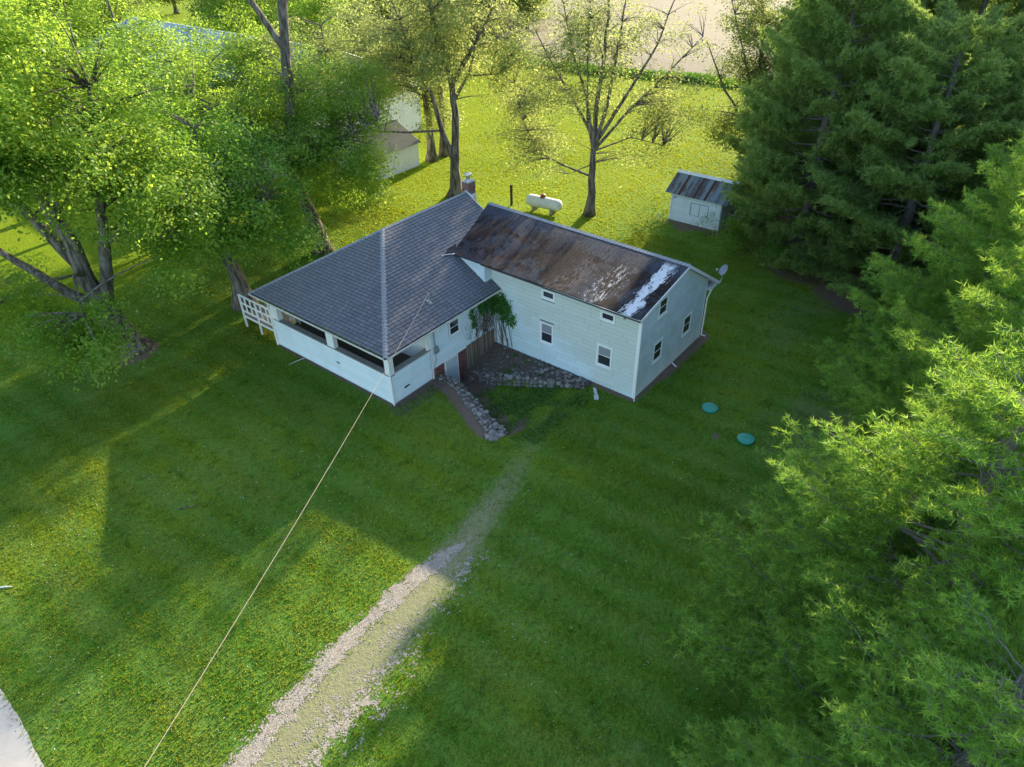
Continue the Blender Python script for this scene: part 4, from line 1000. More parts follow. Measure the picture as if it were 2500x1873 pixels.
part('leaves', np_mesh('leaves', P, Q, M['vine'], rnd=np.repeat(RNG.random(n), 4)), None, VN, 'stuff')

# ------------------------------------------------------------------ septic lids, tank, post, sticks
def lid(x, y, label):
    T = thing('septic_lid', label, 'septic lid', (x, y, float(height(x, y))), 'green septic lids in the lawn')
    z = float(height(x, y)); m = MB(); m.tube([(x, y, z - 0.1), (x, y, z + 0.09), (x, y, z + 0.1), (x, y, z + 0.13), (x, y, z + 0.155)], [0.4, 0.4, 0.43, 0.42, 0.26], 28); part('cover', m, M['teal'], T)
    m = MB(); m.tube([(x, y, z + 0.15), (x, y, z + 0.175)], [0.07, 0.05], 10); part('knob', m, M['teal'], T)
    for j in range(10):
        a = j * 0.628; m = MB(); m.obox((x + .1 * math.cos(a), y + .1 * math.sin(a), z + 0.152), (0.27 * math.cos(a), 0.27 * math.sin(a), -0.02), (-0.02 * math.sin(a), 0.02 * math.cos(a), 0), (0, 0, 0.012)); part('rib', m, M['teal'], T)
lid(10.26, -13.78, 'round teal septic lid in the grass, the one nearer the house')
lid(8.97, -16.36, 'round teal septic lid in the grass, the one nearer the pine trees')

T = thing('propane_tank', 'white horizontal propane tank with a red dome lid behind the house', 'propane tank', (27.0, 9.6, 0))
m = MB(); ys_ = []; pts = []; rad = []
R0, L0 = 0.5, 1.75
prof_ = [(-L0 - 0.0, 0.02)] + [(-L0 + R0 * 0.8 * (1 - math.cos(a)), R0 * math.sin(a)) for a in np.linspace(0.25, math.pi / 2, 6)]
prof_ += [(-p[0], p[1]) for p in prof_[::-1]]
dirt = Vector((0.08, -1, 0)).normalized(); tc = Vector((27.0, 9.6, 0.78))
m.tube([tc + dirt * p[0] for p in prof_], [p[1] for p in prof_], 24); part('vessel', m, M['tank'], T, smooth=True)
m = MB(); m.tube([tc + Vector((0, 0, .44)) + dirt * -0.1, tc + Vector((0, 0, .6)) + dirt * -0.1, tc + Vector((0, 0, .7)) + dirt * -0.1, tc + Vector((0, 0, .75)) + dirt * -0.1], [0.25, 0.25, 0.2, 0.06], 16); part('dome_lid', m, M['red'], T, smooth=True)
for s_ in (-0.95, 0.95):
    m = MB(); m.box(26.62, 27.38, 9.6 - s_ - 0.1, 9.6 - s_ + 0.1, 0.0, 0.42); part('foot', m, M['concrete'], T)
m = MB(); m.tube([tc + dirt * 1.45 + Vector((-.1, 0, .42)), tc + dirt * 1.62 + Vector((-.42, 0, 0.05))], .012, 4); part('strap', m, M['steel'], T)
m = MB(); m.box(26.48, 26.64, 12.75, 12.91, -0.2, 1.75); m.box(26.46, 26.66, 12.73, 12.93, 1.752, 1.8); single('fence_post', m, M['post'], 'dark square wooden post standing alone in the lawn left of the propane tank', 'post', (26.56, 12.83, 0))
def stick(label, a, b, r, mat='twig'):
    m = MB(); a = Vector(a); b = Vector(b); mid = (a + b) / 2 + Vector((.03, -.02, .03)); m.tube([a, mid, b], [r, r * .9, r * .5], 5); single('fallen_stick', m, M[mat], label, 'stick', tuple(a))
stick('grey stick lying in the sunlit lawn left of the wire', (-11.5, 2.2, 0.05), (-10.9, 1.75, 0.06), 0.03, 'bark')
stick('pale stick near the lawn edge by the road', (-18.5, 4.1, 0.04), (-18.1, 3.7, 0.04), 0.035, 'trim')
stick('thin pale stick poking out from under the porch wall', (-0.1, 7.7, 0.06), (-1.1, 7.9, 0.05), 0.02, 'trim')
stick('short white stake at the left corner of the small shed', (31.1, 0.7, 0.0), (31.15, 0.85, 0.55), 0.03, 'trim')

# ------------------------------------------------------------------ sheds and barn
def shed(name, label, base, size, hgt, pitch, axis_, wallmat, panelcols, rib, rmat, seed, ov=0.3):
    """gable shed; base = (x0,y0), size=(lx,ly); ridge runs along axis_"""
    x0, y0 = base; lx, ly = size; T = thing(name, label, 'shed' if name == 'shed' else 'barn', (x0 + lx / 2, y0 + ly / 2, 0))
    rd = random.Random(seed)
    run = (lx if axis_ == 'y' else ly) / 2; rh = hgt + run * pitch
    # walls
    def gable_poly(t):
        if axis_ == 'y': return [(x0, t, -.1), (x0 + lx, t, -.1), (x0 + lx, t, hgt), (x0 + lx / 2, t, rh), (x0, t, hgt)]
        return [(t, y0, -.1), (t, y0 + ly, -.1), (t, y0 + ly, hgt), (t, y0 + ly / 2, rh), (t, y0, hgt)]
    th = 0.08
    for e in (0, 1):
        if axis_ == 'y': m = MB(); m.slab(gable_poly(y0 + e * ly), (0, -th if e == 0 else th, 0)); part('wall', m, wallmat, T); m = MB(); m.box(x0 + e * (lx - th), x0 + th + e * (lx - th), y0 + th, y0 + ly - th, -.1, hgt - 0.02)
        else: m = MB(); m.slab(gable_poly(x0 + e * lx), (-th if e == 0 else th, 0, 0)); part('wall', m, wallmat, T); m = MB(); m.box(x0 + th, x0 + lx - th, y0 + e * (ly - th), y0 + th + e * (ly - th), -.1, hgt - 0.02)
        part('wall', m, wallmat, T)
    # roof sheets
    L = (ly if axis_ == 'y' else lx) + 2 * ov
    for side in (-1, 1):
        pos = -ov; k_ = 0
        while pos < L - ov - 0.02:
            w = min(rib, L - ov - pos); m = MB()
            def P(a, d, dz):
                h_ = rh - d * pitch + dz
                return (x0 + lx / 2 + side * d, y0 + a, h_) if axis_ == 'y' else (x0 + a, y0 + ly / 2 + side * d, h_)
            D_ = run + ov; nr = max(1, int(round(w / 0.2)))
            m.slab([P(pos, 0, 0.03), P(pos + w - 0.01, 0, 0.03), P(pos + w - 0.01, D_, 0.03), P(pos, D_, 0.03)], (0, 0, 0.03))
            for q in range(nr):
                a = pos + w * (q + 0.5) / nr
                m.add([P(a - .03, 0, .03), P(a, 0, .065), P(a + .03, 0, .03), P(a - .03, D_, .03), P(a, D_, .065), P(a + .03, D_, .03)], [(0, 1, 4, 3), (1, 2, 5, 4), (3, 4, 5)])
            mt_ = rmat if not panelcols else (M['rust'] if k_ in panelcols else rmat)
            part('roof_sheet', m, mt_, T); pos += w if not panelcols or k_ not in panelcols else 0; 
            if panelcols and k_ in panelcols: pos += w
            k_ += 1
            if k_ > 80: break
    m = MB()
    if axis_ == 'y': m.obox((x0 + lx / 2 - 0.14, y0 - ov, rh + 0.03), (0.28, 0, 0), (0, L, 0), (0, 0, 0.045))
    else: m.obox((x0 - ov, y0 + ly / 2 - 0.14, rh + 0.03), (L, 0, 0), (0, 0.28, 0), (0, 0, 0.045))
    part('ridge_trim', m, M['ridge'] if not panelcols else M['metal_w'], T)
    return T
# small shed on the right, front wall faces the camera
T = thing('shed', 'small white board shed with blue-grey ribbed roof, half hidden by pines', 'shed', (33.2, -2.2, 0))
m = MB(); m.box(31.66, 31.76, -4.4, 0.05, 0.0, 2.5); fwall = part('wall', m, M['core'], T)
clad(fwall, UM['siding'], (31.66, 0.05, 0), (0, -1, 0), (-1, 0, 0), 0.06, 2.5, 0.2, lambda z: cut([(0.1, 4.35)], [(1.75, 3.2, 0.85, 1.85)], z), 4.5, 21)
m = MB(); m.box(31.76, 35.0, -0.05, 0.05, 0, 2.5); m.box(31.76, 35.0, -4.4, -4.3, 0, 2.5); m.box(34.9, 35.0, -4.3, -0.05, 0, 2.5); m.slab([(31.7, 0.05, 2.5), (35.0, 0.05, 2.5), (33.35, 0.05, 3.5)], (0, 0.1, 0)); part('wall', m, M['siding'], T)
for i, w_ in enumerate((0.7, 0.72)):
    m = MB(); y0 = -1.78 - i * 0.74; m.box(31.62, 31.655, y0 - w_ + 0.02, y0, 0.87, 1.83); sh_ = part('shutter', m, M['siding'], T)
m = MB()
for (a, b, c_, d_) in ((-1.74, -1.7, 0.83, 1.87), (-3.27, -3.23, 0.83, 1.87), (-3.23, -1.74, 0.83, 0.86), (-3.23, -1.74, 1.845, 1.87)): m.box(31.628, 31.65, a, b, c_, d_)
part('shutter_frame', m, M['meter'], T)
m = MB(); m.box(31.6, 31.655, -0.42, -0.16, 1.98, 2.06); m.box(31.58, 31.6, -0.2, -0.16, 1.8, 2.06); part('bracket', m, M['meter'], T)
m = MB(); m.box(31.6, 31.66, -0.04, 0.08, 0, 2.48); part('corner_board', m, M['trim'], T)
m = MB(); m.box(31.6, 31.66, -4.4, 0.05, -0.1, 0.06); part('base_board', m, M['wood'], T)
y = 0.5; k_ = 0
cols = ['shedroof', 'shedroof', 'shedroof', 'rust', 'shedroof', 'shedroof', 'shedroof', 'rust', 'shedroof', 'shedroof', 'rust', 'shedroof', 'shedroof', 'shedroof']
while y > -4.8:
    w = 0.22 if cols[k_ % 14] == 'rust' else 0.36
    for sgn in (-1, 1):
        m = MB(); a0 = Vector((33.35, y, 3.62)); a1 = Vector((33.35 + sgn * 2.05, y, 2.42))
        dv = Vector((0, -w + 0.012, 0)); m.slab([a0, a0 + dv, a1 + dv, a1], (0, 0, 0.03))
        if cols[k_ % 14] != 'rust':
            e = Vector((0, 0.02, 0)); m.slab([a0 - e * 1 + Vector((0, 0, .04)), a0 - e * 2.5 + Vector((0, 0, .04)), a1 - e * 2.5 + Vector((0, 0, .04)), a1 - e + Vector((0, 0, .04))], (0, 0, 0.04))
            m.slab([a0 - e * 8 + Vector((0, 0, .03)), a0 - e * 9.5 + Vector((0, 0, .03)), a1 - e * 9.5 + Vector((0, 0, .03)), a1 - e * 8 + Vector((0, 0, .03))], (0, 0, 0.03))
        part('roof_sheet', m, M[cols[k_ % 14]], T)
    y -= w; k_ += 1
m = MB(); m.slab([(33.1, 0.52, 3.53), (33.35, 0.52, 3.68), (33.35, -4.8, 3.68), (33.1, -4.8, 3.53)], (0, 0, 0.02)); m.slab([(33.35, 0.52, 3.68), (33.6, 0.52, 3.53), (33.6, -4.8, 3.53), (33.35, -4.8, 3.68)], (0, 0, 0.02)); part('ridge_trim', m, M['trim'], T)
# shed on the left behind the house
shed('shed', 'long white sheet-metal shed with rusty ribbed roof under the trees behind the house', (24.1, 26.95), (5.3, 6.2), 2.45, 0.5, 'x', M['metal_w'], None, 0.6, M['oldroof'], 3, 0.25)
# big barn
B = thing('barn', 'large pale metal barn with lean-to, mostly hidden behind the maples', 'barn', (25, 48, 0))
m = MB(); m.box(13.5, 13.6, 36, 76, 0, 3.85); m.box(17.0, 17.1, 36, 76, 4.6, 5.7); m.box(38.9, 39.0, 36, 76, 0, 5.6); part('wall', m, M['metal_w'], B)
for poly in ([(17.1, 36, 0), (38.9, 36, 0), (38.9, 36, 5.7), (28, 36, 10.1), (17.1, 36, 5.7)], [(17.1, 76, 0), (38.9, 76, 0), (38.9, 76, 5.7), (28, 76, 10.1), (17.1, 76, 5.7)], [(13.6, 36, 0), (17.099, 36, 0), (17.099, 36, 4.9), (13.6, 36, 3.9)]):
    m = MB(); m.slab(poly, (0, 0.1, 0)); part('gable_wall', m, M['metal_w'], B)
mroof = flat('barn_roof', (0.36, 0.42, 0.48), (0.46, 0.5, 0.54), 1.5, 0.5, 0.2)
y = 35.7
while y < 76.3:
    w = 1.0; m = MB()
    for (xa, za, xb, zb) in ((13.3, 4.0, 17.1, 5.1), (16.7, 5.75, 28, 10.2), (28, 10.2, 39.3, 5.6)):
        m.slab([(xa, y, za), (xa, y + w - 0.02, za), (xb, y + w - 0.02, zb), (xb, y, zb)], (0, 0, 0.05))
        for q in range(4):
            yy = y + 0.12 + q * 0.25; m.add([(xa, yy - .04, za), (xa, yy, za + .05), (xa, yy + .04, za), (xb, yy - .04, zb), (xb, yy, zb + .05), (xb, yy + .04, zb)], [(0, 1, 4, 3), (1, 2, 5, 4)])
    part('roof_sheet', m, mroof, B); y += w

# ------------------------------------------------------------------ broadleaf trees
def curve_pts(a, b, n, wob, r_, sag=0.0):
    a, b = Vector(a), Vector(b); L = (b - a).length; out = []
    o1 = Vector((r_.uniform(-1, 1), r_.uniform(-1, 1), r_.uniform(-.4, .4))) * wob * L
    for i in range(n + 1):
        t = i / n; p = a.lerp(b, t) + o1 * math.sin(math.pi * t) * 0.5 + Vector((0, 0, sag * L * math.sin(math.pi * t))); out.append(p)
    return out
def spray_leaves(centres, outs, nleaf, spread, size, droop=0.5, flat_=0.45):
    n = len(centres); C_ = np.repeat(centres, nleaf, 0); O = np.repeat(outs, nleaf, 0); k_ = len(C_)
    D = RNG.normal(0, 1, (k_, 3)) * spread * [1, 1, flat_]
    r2 = (D[:, 0] ** 2 + D[:, 1] ** 2); D[:, 2] -= droop * r2 / max(spread, .1) * 0.45
    C_ = C_ + D + O * RNG.uniform(-.3, .6, (k_, 1)) * spread
    nr = RNG.normal(0, 0.42, (k_, 3)) + O * 0.5 + [0, 0, 0.8]
    return leaf_quads(C_, nr, size * RNG.uniform(0.6, 1.35, k_), 0.9)

def broadleaf(name, label, base, stems, blobs, nleaf, leaf, spread, mat, seed, group=None, cat='tree', twig_every=3, bark='bark', shell=0.45, twr=0.035, clump=7):
    """stems: list of (points, r0, r1); blobs: (cx,cy,cz, rx,ry,rz, nsprays)"""
    global RNG
    RNG = np.random.default_rng(seed); r_ = random.Random(seed)
    T = thing(name, label, cat, base, group); nodes = []
    for i, (pts, r0, r1) in enumerate(stems):
        P = []; pts = [Vector(p) for p in pts]
        # resample with slight wobble
        for k_ in range(len(pts) - 1):
            L = (pts[k_ + 1] - pts[k_]).length; n = max(2, int(L / 0.9))
            for q in range(n): P.append(pts[k_].lerp(pts[k_ + 1], q / n) + (Vector((r_.gauss(0, 1), r_.gauss(0, 1), 0)) * 0.035 * min(1, r0 * 3) if (k_ or q) else Vector()))
        P.append(pts[-1]); m_ = len(P); rad = []
        for q in range(m_):
            t = q / (m_ - 1); rr = r0 + (r1 - r0) * t ** 0.85
            if i == 0: rr *= 1 + 0.75 * math.exp(-q * 1.1)
            rad.append(rr * r_.uniform(0.95, 1.05))
        mb = MB(); mb.tube(P, rad, 12 if r0 > 0.2 else 8)
        part('trunk' if i == 0 else 'limb', mb, M[bark], T, smooth=True)
        nodes += [(p, q / m_) for q, p in enumerate(P) if cat == 'shrub' or (p.z > 2.2 and (i > 0 or q / m_ > 0.3))]
    NP_ = np.array([tuple(p) for p, _ in nodes])
    cen, outs = [], []
    for (cx, cy, cz, rx, ry, rz, ns) in blobs:
        d = RNG.normal(0, 1, (ns, 3)); d /= np.linalg.norm(d, axis=1, keepdims=True); rad = RNG.random((ns, 1)) ** shell
        if ns > 40:
            nk = max(6, int(ns / clump)); kid = RNG.integers(0, nk, ns); kd = d[:nk]; kr = rad[:nk]
            base_ = kd * kr; jit = RNG.normal(0, 1, (ns, 3)) * np.array([0.62, 0.62, 0.34]) * (0.55 + 0.09 * min(rx, 6))
            c_ = np.array([cx, cy, cz]) + base_[kid] * [rx, ry, rz] + jit; d = kd[kid]
        else: c_ = np.array([cx, cy, cz]) + d * rad * [rx, ry, rz]
        cen.append(c_); o_ = d + [0, 0, 0.2]; outs.append(o_ / np.linalg.norm(o_, axis=1, keepdims=True))
    cen = np.concatenate(cen); outs = np.concatenate(outs)
    # drop sprays buried under denser neighbours with a clumpy field -> gaps
    g_ = vnoise(cen[:, 0] * 0.55 + seed, cen[:, 1] * 0.55 + cen[:, 2] * 0.41, seed)
    keep_ = g_ > 0.2; cen, outs = cen[keep_], outs[keep_]
    P, Q = spray_leaves(cen, outs, nleaf, spread, leaf)
    tone = np.repeat(np.repeat(RNG.random(len(cen)), nleaf) * 0.6 + RNG.random(len(cen) * nleaf) * 0.4, 4)
    ok_ = P[:, 2].reshape(-1, 4).min(1) > 0.15
    P = P.reshape(-1, 4, 3)[ok_].reshape(-1, 3); tone = tone.reshape(-1, 4)[ok_].ravel()
    part('crown', np_mesh('crown', P - np.array(base)[None], np.arange(len(P)).reshape(-1, 4), M[mat], rnd=tone), None, T, 'stuff')
    # twigs and branches from the limbs to the sprays
    mb = MB()
    for i in range(0, len(cen), twig_every):
        c_ = cen[i]; dd = np.linalg.norm(NP_ - c_, axis=1) + np.maximum(0, NP_[:, 2] - c_[2] + 0.3) * 2.0
        j = int(np.argmin(dd + RNG.random(len(dd)) * 0.7)); L = np.linalg.norm(NP_[j] - c_)
        if L < 0.4 or L > (3.6 if c_[2] < 7 else 5.0): continue
        pts = curve_pts(NP_[j], c_, 4, 0.16, r_, 0.05); rb = min(twr * 2.4, twr * (0.5 + L * 0.35))
        mb.tube(pts, [rb, rb * .75, rb * .5, rb * .3, rb * .12], 4, cap=False)
    part('branches', mb, M[bark], T, 'stuff', smooth=True)
    return T

def copy_tree(root, loc, rz=0, sc=(1, 1, 1), label=None, group=None):
    r = root.copy(); COL.objects.link(r); r.location = loc; r.rotation_euler = (0, 0, rz); r.scale = sc
    if label: r['label'] = label
    if group: r['group'] = group
    for ch in list(root.children):
        c = ch.copy(); COL.objects.link(c); c.parent = r
    return r

# big maple at the left
broadleaf('maple_tree', 'big bright green maple with leaning grey forked trunk, filling the left edge', (-5.9, 17.5, 0),
    [([(-5.9, 17.5, -0.1), (-6.0, 17.6, 1.2), (-6.1, 17.9, 3.0), (-6.5, 18.2, 4.8), (-6.5, 18.2, 7.4), (-6.9, 18.9, 10.5), (-7.5, 19.2, 15)], 0.78, 0.12),
     ([(-6.1, 17.9, 3.2), (-5.6, 17.3, 5.0), (-5.1, 16.8, 8.0), (-4.2, 16.4, 11.5), (-3.4, 16.3, 15)], 0.42, 0.1),
     ([(-6.5, 18.2, 5.6), (-7.4, 19.6, 8.6), (-8.6, 21.3, 11.8), (-10.5, 23, 15)], 0.36, 0.08),
     ([(-6.1, 17.9, 2.6), (-7.4, 19.4, 4.0), (-9.1, 21.5, 6.7), (-12, 24.5, 9.5)], 0.34, 0.1),
     ([(-5.2, 17.0, 7.0), (-3.4, 14.6, 8.6), (-1.9, 12.8, 9.4)], 0.2, 0.05),
     ([(-6.5, 18.2, 5.2), (-7.8, 15.6, 6.4), (-9.0, 12.6, 5.6)], 0.16, 0.03)],
    [(-6.5, 18.0, 14.0, 7.0, 6.5, 5.2, 900), (-3.0, 14.2, 9.8, 3.4, 3.4, 2.8, 260), (-9.5, 15.5, 14.0, 4.4, 4.4, 3.4, 330), (-11, 21, 15, 5, 5, 4.5, 280),
     (-2.2, 17.5, 12.5, 4.2, 4.0, 4.4, 280), (-8.8, 12.4, 4.9, 1.9, 1.9, 1.3, 85), (-9.6, 13.4, 3.7, 1.2, 1.2, .9, 26), (-3.0, 12.6, 6.6, 2.0, 1.8, 1.7, 70), (-10.6, 15.0, 5.6, 1.6, 1.6, 1.0, 60), (-7, 18, 18.5, 5, 5, 3, 200)],
    56, 0.19, 0.5, 'maple', 101, shell=0.36, twig_every=4, twr=0.045)
# darker maple beside the deck
broadleaf('maple_tree', 'dark green maple with a thick split trunk behind the porch deck', (1.7, 16.5, 0),
    [([(1.7, 16.5, -0.1), (1.7, 16.5, 2.2), (1.5, 17.0, 4.5), (1.8, 17.4, 8), (2.2, 17.6, 11.5)], 0.55, 0.1),
     ([(1.6, 16.8, 3.2), (3.2, 15.6, 6.0), (4.6, 14.2, 8.4)], 0.26, 0.05), ([(1.5, 17.0, 4.2), (0.0, 17.8, 6.5), (-1.6, 18.4, 8.6)], 0.24, 0.05)],
    [(2.0, 16.6, 7.6, 5.0, 4.0, 3.6, 420), (4.4, 14.6, 5.4, 2.6, 2.2, 2.0, 120), (0, 18, 5.2, 3, 3, 2.2, 130), (2.5, 18.5, 11, 4.2, 4, 3, 230), (5.5, 17.5, 7.4, 3, 3, 3, 150)],
    42, 0.19, 0.48, 'maple_d', 102, shell=0.4, twig_every=4)
# tall tree with the bare upper trunk
broadleaf('maple_tree', 'tall yellow-green maple whose bare trunk rises above its leaves, left of the roof', (10.5, 19.0, 0),
    [([(10.5, 19, -0.1), (10.3, 19.2, 2.5), (9.8, 19.8, 6), (10.4, 19.2, 11.6), (10.6, 18.9, 14.5), (10.9, 18.5, 18), (11.2, 18.2, 21)], 0.5, 0.26),
     ([(10.6, 18.9, 14.3), (9.4, 20.1, 17.5), (8.8, 21, 21)], 0.24, 0.12), ([(10.8, 18.7, 16.5), (11.8, 17.5, 21)], 0.2, 0.12),
     ([(9.8, 19.8, 6.2), (12.5, 17.2, 8.3), (14.5, 15.2, 9.6)], 0.16, 0.04), ([(10, 19.5, 8), (7.5, 21.5, 10.5), (5.5, 23, 12)], 0.17, 0.04)],
    [(11.0, 18.4, 8.6, 4.4, 4.4, 3.6, 420), (12.8, 16.9, 7.8, 2.9, 2.9, 2.5, 190), (7.5, 20.5, 9.8, 3.8, 3.8, 2.8, 220), (12.6, 16.8, 4.9, 2.2, 2.2, 1.5, 80), (16.0, 19.0, 10.6, 3.2, 3.2, 2.6, 170), (12, 21, 12.2, 4.5, 4.5, 2.4, 200), (5.8, 24.5, 11.6, 4, 4, 2.6, 170)],
    42, 0.19, 0.48, 'maple', 103, shell=0.5, twig_every=4)
MP = broadleaf('maple_tree', 'maple crown before the barn roof, between big maple and bare upper trunk', (7.5, 29.0, 0),
    [([(7.5, 29, -0.1), (7.6, 29, 4), (7.4, 29.2, 8), (7.2, 29.4, 13)], 0.38, 0.08), ([(7.5, 29, 5), (10.5, 26.5, 8), (12, 25.5, 10)], 0.15, 0.04)],
    [(7.2, 29.4, 9.6, 5.4, 5.4, 4.4, 480), (12, 26.5, 8.0, 3, 3, 2.4, 110), (3.0, 31, 9.0, 4, 4, 3.5, 220)], 38, 0.22, 0.5, 'maple', 113, shell=0.45, twig_every=5)
broadleaf('maple_tree', 'airy maple right of the bare upper trunk, in front of the barn end', (19.5, 27.5, 0),
    [([(19.5, 27.5, -0.1), (19.6, 27.5, 4), (19.8, 27.2, 9), (20, 27, 14)], 0.3, 0.07), ([(19.6, 27.5, 4.6), (17, 29.5, 8), (16, 31, 10)], 0.13, 0.04)],
    [(19.8, 27.2, 11.5, 4.6, 4.6, 4.2, 330), (16.4, 30.4, 10.4, 3.4, 3.4, 3.0, 190)], 30, 0.22, 0.52, 'pale', 114, shell=0.5, twig_every=4)
copy_tree(MP, (9.8, 40.5, 0), 2.1, (1.0, 1.0, 1.25), 'tall maple in front of the barn, hiding most of its roof')
copy_tree(MP, (15.2, 32.0, 0), 4.0, (0.8, 0.8, 1.12), 'maple beside the barn gable, left of the long shed')
copy_tree(MP, (1.5, 45.5, 0), 5.2, (1.05, 1.05, 1.2), 'maple at the top left beyond the big maple, left of the barn')
# tree with two stems behind the chimney
broadleaf('tall_tree', 'tall tree with two grey stems forking low, rising behind the chimney', (25.2, 18.3, 0),
    [([(25.2, 18.3, -0.1), (25.3, 18.1, 3.5), (25.5, 17.9, 6.5), (25.45, 18.1, 10.2), (25.0, 18.8, 12.8), (24.6, 19.2, 16)], 0.5, 0.1),
     ([(25.25, 18.2, 3.3), (24.7, 18.9, 5.9), (24.3, 19.4, 9.0), (23.5, 20.4, 11.3), (23.0, 21, 14.5)], 0.3, 0.07),
     ([(25.45, 18.0, 9.6), (26.5, 16.8, 12.0), (27.4, 15.6, 14.2), (28.2, 14.6, 17)], 0.26, 0.07), ([(25.5, 17.9, 8.4), (26.4, 16.9, 10.4), (27, 16.2, 13.5)], 0.16, 0.05),
     ([(24.7, 18.9, 5.9), (22.8, 21.2, 5.8), (20.9, 23.4, 6.0), (20.3, 24.2, 6.9), (20.2, 24.4, 8.4)], 0.11, 0.04), ([(26.4, 17, 10.2), (28.2, 14.8, 10.3), (29.3, 13.4, 8.8)], 0.08, 0.03)],
    [(24.8, 19.0, 13.4, 5.2, 5.2, 4.2, 480), (28.4, 14.6, 11.6, 2.8, 2.8, 4.0, 200), (22, 22.5, 12, 3.5, 3.5, 3.4, 240), (29.2, 13.6, 8.2, 1.3, 1.5, 2.3, 42), (26, 17, 17, 5.5, 5.5, 3, 330), (21.4, 23, 8.8, 1.8, 1.8, 1.4, 36)],
    34, 0.2, 0.52, 'pale', 104, clump=3.5, shell=0.6, twig_every=2, twr=0.04)
# vase-shaped thin tree right of the tank
broadleaf('vase_tree', 'thinly leaved vase-shaped tree with many slender stems, right of the propane tank', (28.6, 6.0, 0),
    [([(28.6, 6.0, -0.1), (28.65, 5.9, 3), (28.7, 5.9, 5.9), (28.7, 5.85, 8.5), (28.9, 5.6, 12), (29, 5.4, 17)], 0.34, 0.06),
     ([(28.7, 5.9, 5.4), (28.2, 6.5, 9.6), (27.5, 7.4, 12.6), (27.0, 8.0, 16)], 0.18, 0.04), ([(28.7, 5.9, 5.7), (29.2, 5.2, 9), (29.5, 4.9, 12), (29.9, 4.5, 16.5)], 0.19, 0.04),
     ([(28.7, 5.85, 6.0), (30.3, 3.9, 10), (31.4, 2.5, 13.2), (32.2, 1.6, 17)], 0.17, 0.04), ([(28.7, 5.9, 5.5), (30.2, 4.1, 8.2), (32.2, 1.6, 11.4), (33.6, 0, 13.6)], 0.14, 0.03),
     ([(28.7, 5.9, 6.3), (27.4, 7.6, 10), (26.4, 8.8, 12.4), (25.6, 9.8, 14.8)], 0.15, 0.03), ([(28.7, 5.9, 5.2), (28.3, 6.4, 8), (28.2, 6.5, 12), (28.2, 6.5, 16)], 0.13, 0.03),
     ([(28.65, 5.9, 3.3), (27.2, 7.8, 4.3), (25.9, 9.4, 5.4), (24.9, 10.7, 8.8)], 0.1, 0.02), ([(28.7, 5.9, 5.4), (30.6, 3.7, 6.4), (32.3, 1.6, 5.7)], 0.08, 0.02), ([(28.65, 5.9, 4.4), (27.4, 7.4, 3.6)], 0.06, 0.02)],
    [(28.4, 6.2, 12.5, 4.8, 4.8, 4.4, 520), (25.6, 9.8, 6.4, 2.8, 2.8, 2.4, 170), (31.9, 2.2, 8.6, 3.0, 3.0, 4.0, 190), (25.8, 9.4, 11.0, 2.8, 2.8, 3.0, 110), (30.5, 3.8, 5.0, 1.8, 1.8, 1.2, 20), (28.6, 6, 14.8, 5, 5, 2.2, 200), (33.4, .4, 13.2, 2.6, 2.6, 3, 50)],
    30, 0.19, 0.55, 'pale', 105, clump=2.2, shell=0.75, twig_every=1, twr=0.022)
# two dark trunks behind the long shed
broadleaf('tall_tree', 'leafy tree with dark upright trunk at the corner of the long shed', (31.2, 27.0, 0),
    [([(31.2, 27, -0.1), (31.2, 27, 5), (31.0, 27.2, 10), (30.6, 27.5, 16)], 0.42, 0.1), ([(31.1, 27.1, 6), (28.8, 29.5, 9.5), (27, 31.5, 13)], 0.16, 0.05)],
    [(30.6, 27.4, 11, 5.2, 5.2, 5.5, 420), (27.4, 29.6, 8.6, 3.2, 3.2, 2.4, 130), (31, 26, 5.4, 2.4, 2.4, 2, 70), (27, 31, 12, 4, 4, 4, 180)],
    26, 0.22, 0.55, 'pale', 106, shell=0.5, twig_every=3)
broadleaf('tall_tree', 'second dark trunk with leafy crown just right of the long shed', (33.0, 27.0, 0),
    [([(33.0, 27, -0.1), (33.1, 26.9, 6), (33.3, 26.7, 12), (33.5, 26.5, 17)], 0.36, 0.1)],
    [(33.4, 26.5, 12, 4.4, 4.4, 5, 300), (33.0, 26.6, 6.5, 2.0, 2.0, 1.6, 50)], 26, 0.22, 0.55, 'pale', 107, shell=0.5, twig_every=3)
# broadleaf beyond the small shed
broadleaf('tall_tree', 'dark-leaved tree standing behind the small shed at the edge of the pines', (45, -1.2, 0),
    [([(45, -1.2, -0.1), (44.8, -1.0, 5), (44.4, -0.6, 11), (44, 0, 15)], 0.32, 0.08), ([(44.9, -1, 4), (42.5, 1.4, 8), (41, 3, 12)], 0.14, 0.04), ([(44.7, -.9, 6), (43, 0.4, 11), (41.5, 1.5, 15)], 0.12, 0.04)],
    [(44.2, -0.6, 9.5, 3.8, 3.8, 5.5, 480), (43.0, 1.2, 5.0, 2.4, 2.4, 2.0, 110), (43.5, 0.2, 14, 3.4, 3.4, 2.6, 170)], 32, 0.2, 0.5, 'wood_l', 108, shell=0.6, twig_every=2, clump=4)
